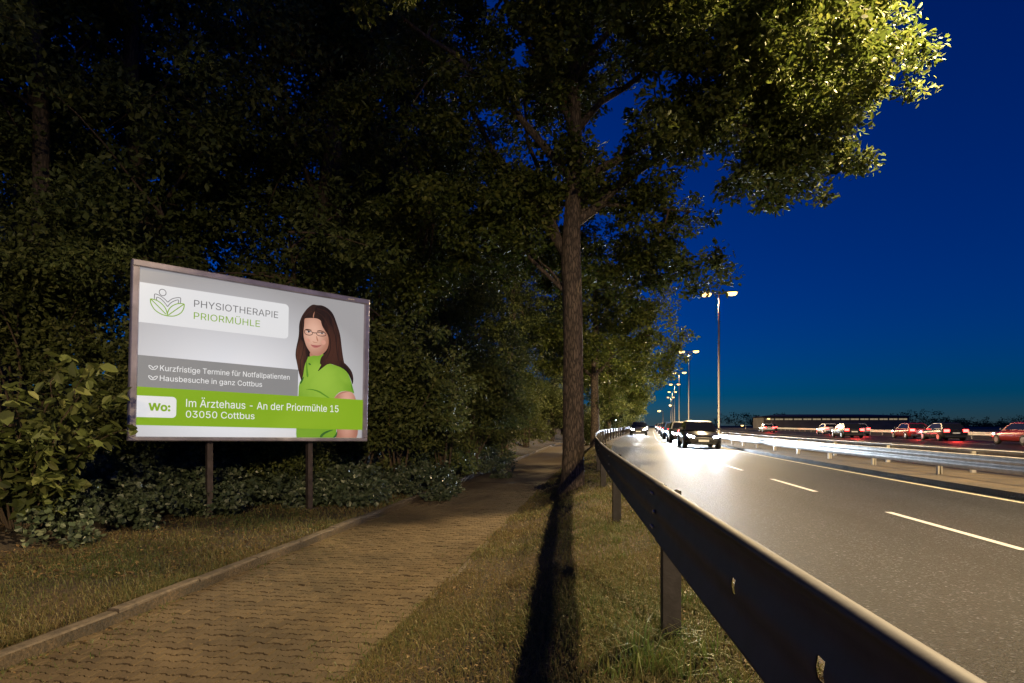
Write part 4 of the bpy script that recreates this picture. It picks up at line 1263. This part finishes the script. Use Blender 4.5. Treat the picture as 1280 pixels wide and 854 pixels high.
def s_left(g):
    y = dist(g, 3.2, 30); q = .04 + 2.9 * g.random() ** 1.5 * (1 if y < 14 else .6); return path_l(y) - .10 - q, y
def s_median(g):
    y = dist(g, 6, 80); return c_road(y) + 7.6 + .5 * g.random(), y
def grass(name, n, smp, h0, h1, w, seed, label, green=0.0, lean=1.0):
    P = scatter(n, smp, seed)
    g = np.random.default_rng(seed + 1)
    H = g.uniform(h0, h1, n) * (1 + .7 * (g.random(n) < .05)); sc = np.clip(P[:, 1] / 6, 1, 3)
    V, F = blades(P, H, w * sc * g.uniform(.7, 1.3, n), lean, seed + 2)
    pt = .5 + .28 * np.sin(1.7 * P[:, 0] + .9 * P[:, 1]) * np.sin(1.1 * P[:, 1] - .6 * P[:, 0] + 1)
    ti = np.clip(pt - .12 + green + g.normal(0, .24, n), 0, 1)
    tag(link(name, np_mesh(name, V, F, M['grass'], np.repeat(ti, 5))), label, 'grass', kind='stuff')
grass('grass', 85000, s_verge, .015, .072, .006, 101, 'patchy dry grass on the verge between path and guard rail', .14, 1.5)
grass('grass', 56000, s_left, .02, .085, .007, 111, 'short patchy grass between the kerb and the bushes', .24, 1.4)
grass('grass', 5000, s_median, .08, .3, .02, 121, 'weeds along the kerb of the median bed', .2, .8)
def litter(n, smp, seed, size, label):
    P = scatter(n, smp, seed, .3); P[:, 2] += .012
    V, F, ti = leaf_cloud(P, [.015] * n, 1, size, seed, .8, 4)
    tag(link('leaf_litter', np_mesh('leaf_litter', V, F, M['litter'], ti)), label, 'fallen leaves', kind='stuff')
litter(14000, s_verge, 131, .028, 'small dry fallen leaves on the right verge')
def s_bank(g):
    y = dist(g, 6, 34); return path_l(y) - .15 - 4.5 * g.random(), y
litter(12000, s_bank, 132, .05, 'dry fallen leaves on the bank left of the path')
def s_pathlit(g):
    y = dist(g, 3.5, 20); e = g.random() ** 2.2; return (path_l(y) + .05 + 1.0 * e, y)
gp = np.random.default_rng(5); PP = np.array([(*s_pathlit(gp), PATH_Z + .012) for _ in range(170)])
V, F, ti = leaf_cloud(PP, [.01] * len(PP), 1, .026, 133, .9, 4)
tag(link('leaf_litter', np_mesh('leaf_litter', V, F, M['litter'], ti)), 'stray leaf crumbs on the paved path near the kerb', 'fallen leaves', kind='stuff')

g = np.random.default_rng(171)
W = []
for i in range(2600):
    yy = dist(g, 3.4, 18); e = g.random() ** 3 * .55
    xx = path_l(yy) + .02 + e if g.random() < .55 else path_r(yy) - .02 - e
    if math.sin(3.7 * yy + 9 * e) + math.sin(1.9 * yy) > -.2: W.append((xx, yy, PATH_Z - .008))
W = np.array(W)
V, F = blades(W, g.uniform(.012, .05, len(W)), g.uniform(.004, .008, len(W)), 1.6, 172)
tag(link('joint_weeds', np_mesh('joint_weeds', V, F, M['tuft'], np.repeat(g.random(len(W)), 5))), 'tiny weeds in the paving joints along the path edges', 'weeds', kind='stuff')

def tuft(x, y, n, h, seed, label):
    g = np.random.default_rng(seed)
    t_ = np.stack([x * 0 + g.normal(0, .05, n), g.normal(0, .05, n), np.zeros(n) - .01], 1)
    V, F = blades(t_, g.uniform(.4, 1, n) * h, g.uniform(.004, .009, n), 1.5, seed)
    o = link('grass_tuft', np_mesh('grass_tuft', V, F, M['tuft'], np.repeat(g.random(n), 5)))
    o.location = (x, y, gz(x, y)); tag(o, label, 'grass tuft', 'taller grass tufts by the guard rail')
for i, (x, y, n, h, lab) in enumerate(((.66, 2.95, 90, .34, 'biggest pale green grass tuft in front of the first rail post'), (.80, 2.88, 60, .27, 'grass tuft close to the right of the biggest one'),
        (.98, 3.05, 60, .26, 'grass tuft right of the first rail post'), (.86, 3.32, 34, .22, 'thin grass tuft growing against the first rail post'), (1.0, 2.7, 40, .2, 'low grass tuft under the near guard rail beam'),
        (.93, 5.3, 30, .17, 'small green tuft left of the gap after the first post'), (1.1, 6.1, 30, .16, 'small tuft below the second rail post'), (1.13, 3.9, 36, .2, 'grass tuft seen through the gap under the beam'),
        (.5, 2.85, 36, .2, 'short tuft left of the biggest one at the lower edge'))):
    tuft(x, y, n, h, 140 + i, lab)

# ------------------------------------------------------------------ cars, at rest on the road
def make_car():
    t = empty('car')
    st = [(-2.2, .66, .30, .56), (-2.14, .76, .24, .66), (-1.95, .84, .2, .72), (-1.5, .885, .18, .80), (-1.0, .9, .18, .90), (0, .905, .18, .93), (1.0, .9, .18, .95), (1.7, .88, .2, .97), (2.05, .84, .24, .94), (2.18, .76, .3, .86)]
    m = MB(); n = 12
    for (yy, w, zb, zt) in st:
        h = zt - zb
        half = [(.0, zb), (w * .86, zb), (w * .97, zb + h * .22), (w, zb + h * .5), (w * .97, zb + h * .78), (w * .86, zt - .02), (0, zt + .012)]
        ring = [(a, b) for a, b in half] + [(-a, b) for a, b in reversed(half[1:-1])]
        for a, b in ring: m.v.append((a, yy, b))
    k = 12
    for i in range(len(st) - 1):
        for j in range(k):
            j2 = (j + 1) % k
            m.f.append((i*k+j, i*k+j2, (i+1)*k+j2, (i+1)*k+j)); m.sm.append(True)
    m.f.append(tuple(range(k))); m.sm.append(False)
    m.f.append(tuple((len(st)-1)*k + j for j in reversed(range(k)))); m.sm.append(False)
    # cabin with pillars and roof
    def ring4(yf, yb, w, z): return [(-w, yf, z), (w, yf, z), (w, yb, z), (-w, yb, z)]
    r0, r1, r2 = ring4(-1.02, 1.86, .80, .91), ring4(-.28, 1.28, .64, 1.37), ring4(-.12, 1.1, .54, 1.43)
    m.add(r0 + r1 + r2, [(0,1,5,4),(1,2,6,5),(2,3,7,6),(3,0,4,7),(4,5,9,8),(5,6,10,9),(6,7,11,10),(7,4,8,11),(8,9,10,11)])
    body = m.build('body', plain('car_paint', (.4, .4, .42, 1), .25, .3), t, fix=True)
    def quad(a, b, c, d, ins, out):
        P = [Vector(v) for v in (a, b, c, d)]; ce = sum(P, Vector()) / 4
        nn = (P[1] - P[0]).cross(P[3] - P[0]).normalized()
        if nn.dot(ce - Vector((0, .4, 1))) < 0: nn = -nn
        q = MB(); P2 = [ce + (p - ce) * ins + nn * out for p in P]; q.add(P2, [(0, 1, 2, 3)]); return q
    quad(r0[0], r0[1], r1[1], r1[0], .9, .006).build('windscreen', M['glass'], t)
    quad(r0[2], r0[3], r1[3], r1[2], .86, .006).build('rear_window', M['glass'], t)
    quad(r0[1], r0[2], r1[2], r1[1], .86, .006).build('side_window', M['glass'], t)
    quad(r0[3], r0[0], r1[0], r1[3], .86, .006).build('side_window', M['glass'], t)
    for sx in (-1, 1):
        for yy in (-1.38, 1.32):
            w = MB(); w.tube([(sx * .70, yy, .32), (sx * .72, yy, .32), (sx * .90, yy, .32), (sx * .92, yy, .32)], [.28, .32, .32, .29], 20)
            wo_ = w.build('wheel', M['tyre'], t, fix=True)
            r = MB(); r.tube([(sx * .90, yy, .32), (sx * .925, yy, .32)], [.2, .19], 14); r.build('rim', M['rim'], wo_, fix=True)
        h = MB()
        h.add([(sx*.46, -2.19, .55), (sx*.70, -2.13, .57), (sx*.80, -1.98, .66), (sx*.78, -1.98, .71), (sx*.66, -2.12, .67), (sx*.46, -2.185, .63),
               (sx*.46, -2.10, .55), (sx*.70, -2.04, .57), (sx*.78, -1.92, .66), (sx*.76, -1.92, .71), (sx*.66, -2.03, .68), (sx*.46, -2.09, .64)],
              [(0,1,4,5),(1,2,3,4),(0,6,7,1),(1,7,8,2),(5,4,10,11),(4,3,9,10),(0,5,11,6),(2,8,9,3)])
        h.v = [(v[0], v[1] - .035, v[2]) for v in h.v]
        h.build('headlight', M['head_glow'], t, fix=True)
        h = MB(); h.box((sx * .64, 2.15, .80), (.34, .12, .2)); h.build('taillight', M['tail_glow'], t)
        h = MB(); h.box((sx * .96, -.72, 1.0), (.16, .10, .12)); h.build('mirror', M['dark'], t)
    h = MB(); h.box((0, -2.195, .50), (.86, .04, .10)); h.build('grille', M['dark'], t)
    h = MB(); h.box((0, -2.17, .31), (1.2, .06, .10)); h.build('air_intake', M['dark'], t)
    h = MB(); h.box((0, -2.225, .41), (.5, .015, .11)); h.build('number_plate', M['plate'], t)
    h = MB(); h.box((0, 2.20, .62), (.5, .015, .11)); h.build('number_plate', M['plate'], t)
    h = MB(); h.box((0, 2.17, .36), (1.5, .06, .16)); h.build('bumper', M['dark'], t)
    return t
car0 = make_car(); first = [True]
def paint(o, col):
    for ch in o.children:
        if ch.name.startswith('body'):
            ch.material_slots[0].link = 'OBJECT'
            ch.material_slots[0].material = plain('car_paint', col, .25, .3)
def place_car(y, off, toward, col, label, lights=2, power=P_HEAD):
    o = car0 if first[0] else copy_tree(car0); first[0] = False
    a = math.atan(c_slope(y))
    zz = road_z(off) if off < 7.4 else -.186
    o.location = (c_road(y) + off, y, zz)
    o.rotation_euler = (0, R(1.43) if off < 7.4 else 0, -a + (0 if toward else math.pi))
    paint(o, col)
    tag(o, label, 'car', 'cars coming towards the viewer' if toward else 'cars driving away')
    return o
def beams(o, n, power):
    for sx in ((-.66, .66) if n == 2 else (0,)):
        ld = bpy.data.lights.new('headlight_beam', 'SPOT'); ld.energy = power * (1 if n == 2 else 2); ld.color = (.74, .86, 1.0)
        ld.spot_size = R(86); ld.spot_blend = 1.0; ld.shadow_soft_size = .06
        lo = bpy.data.objects.new('headlight_beam', ld); COL.objects.link(lo); lo.parent = o
        lo.location = (sx, -2.32, .64); lo.rotation_euler = (R(72), 0, R(180))
W_, S_, K_, B_, R_ = (.72, .72, .7, 1), (.38, .39, .41, 1), (.02, .02, .022, 1), (.03, .06, .16, 1), (.22, .02, .02, 1)
D_ = (.035, .037, .042, 1)
IN = [(32, 5.75, K_, 'dark oncoming car with headlights on, nearest of the oncoming cars'), (41, 5.75, D_, 'dark grey oncoming car right behind the nearest one'), (51, 5.75, B_, 'dark blue oncoming car, third in the inner lane'),
      (62, 5.75, K_, 'black oncoming car, fourth in the inner lane'), (66, 2.5, D_, 'dark oncoming car in the lane next to the near guard rail'), (78, 5.75, D_, 'dark grey oncoming car far back in the inner lane'),
      (100, 2.5, B_, 'blue oncoming car far back in the lane by the guard rail'), (104, 5.75, S_, 'silver oncoming car, last but one in the inner lane'), (138, 5.75, K_, 'last oncoming car at the end of the road')]
cars_in = [(place_car(y, off, True, c, lab), y) for (y, off, c, lab) in IN]
OUT = [(38.2, 27.4, R_, 'red car driving away on the far carriageway, cut by the right edge'), (48.5, 27.4, K_, 'black car driving away behind the red one'), (54.5, 27.4, R_, 'dark red car driving away in mid distance'), (69, 27.4, S_, 'silver car driving away on the outer lane'),
       (58, 22.8, K_, 'black car driving away on the inner lane of the far carriageway'), (80, 27.4, W_, 'white car driving away far down the far carriageway'), (98, 22.8, S_, 'silver car driving away, second farthest'), (118, 27.4, K_, 'farthest car driving away')]
cars_out = [place_car(y, off, False, c, lab) for (y, off, c, lab) in OUT]
for o in cars_out:
    ld = bpy.data.lights.new('taillight_glow', 'SPOT'); ld.energy = 260; ld.color = (1, .05, .04); ld.spot_size = R(150); ld.spot_blend = .5; ld.shadow_soft_size = .3
    lo = bpy.data.objects.new('taillight_glow', ld); COL.objects.link(lo); lo.parent = o
    lo.location = (0, 2.3, .8); lo.rotation_euler = (R(80), 0, 0)
for o, y in cars_in:
    beams(o, 2 if y < 50 else 1, P_HEAD)

# ------------------------------------------------------------------ low hall beyond the far carriageway
hb = empty('hall_building', (108, 205, -.3), R(-6))
tag(hb, 'long low hall with a lit window strip beyond the far carriageway', 'building')
m = MB(); m.box((0, 0, 2.0), (46, 12, 4.0)); m.build('wall', M['bwall'], hb)
rf = MB(); rf.add([(-24, -7, 4.0), (24, -7, 4.0), (24, 7, 4.0), (-24, 7, 4.0), (-23, -6, 4.35), (23, -6, 4.35), (15, 6, 5.0), (-15, 6, 5.0)],
                  [(0,1,2,3),(0,1,5,4),(1,2,6,5),(2,3,7,6),(3,0,4,7),(4,5,6,7)]); rf.build('roof', M['broof'], hb, fix=True)
for k in range(15):
    x = -21 + k * 3.0
    w = MB(); w.box((x, -6.03, 3.2), (2.5, .08, .45)); wo2 = w.build('window', M['bwin'], hb)
    f = MB(); f.box((x, -6.09, 3.2), (.08, .05, .49)); f.build('mullion', M['dark'], wo2)
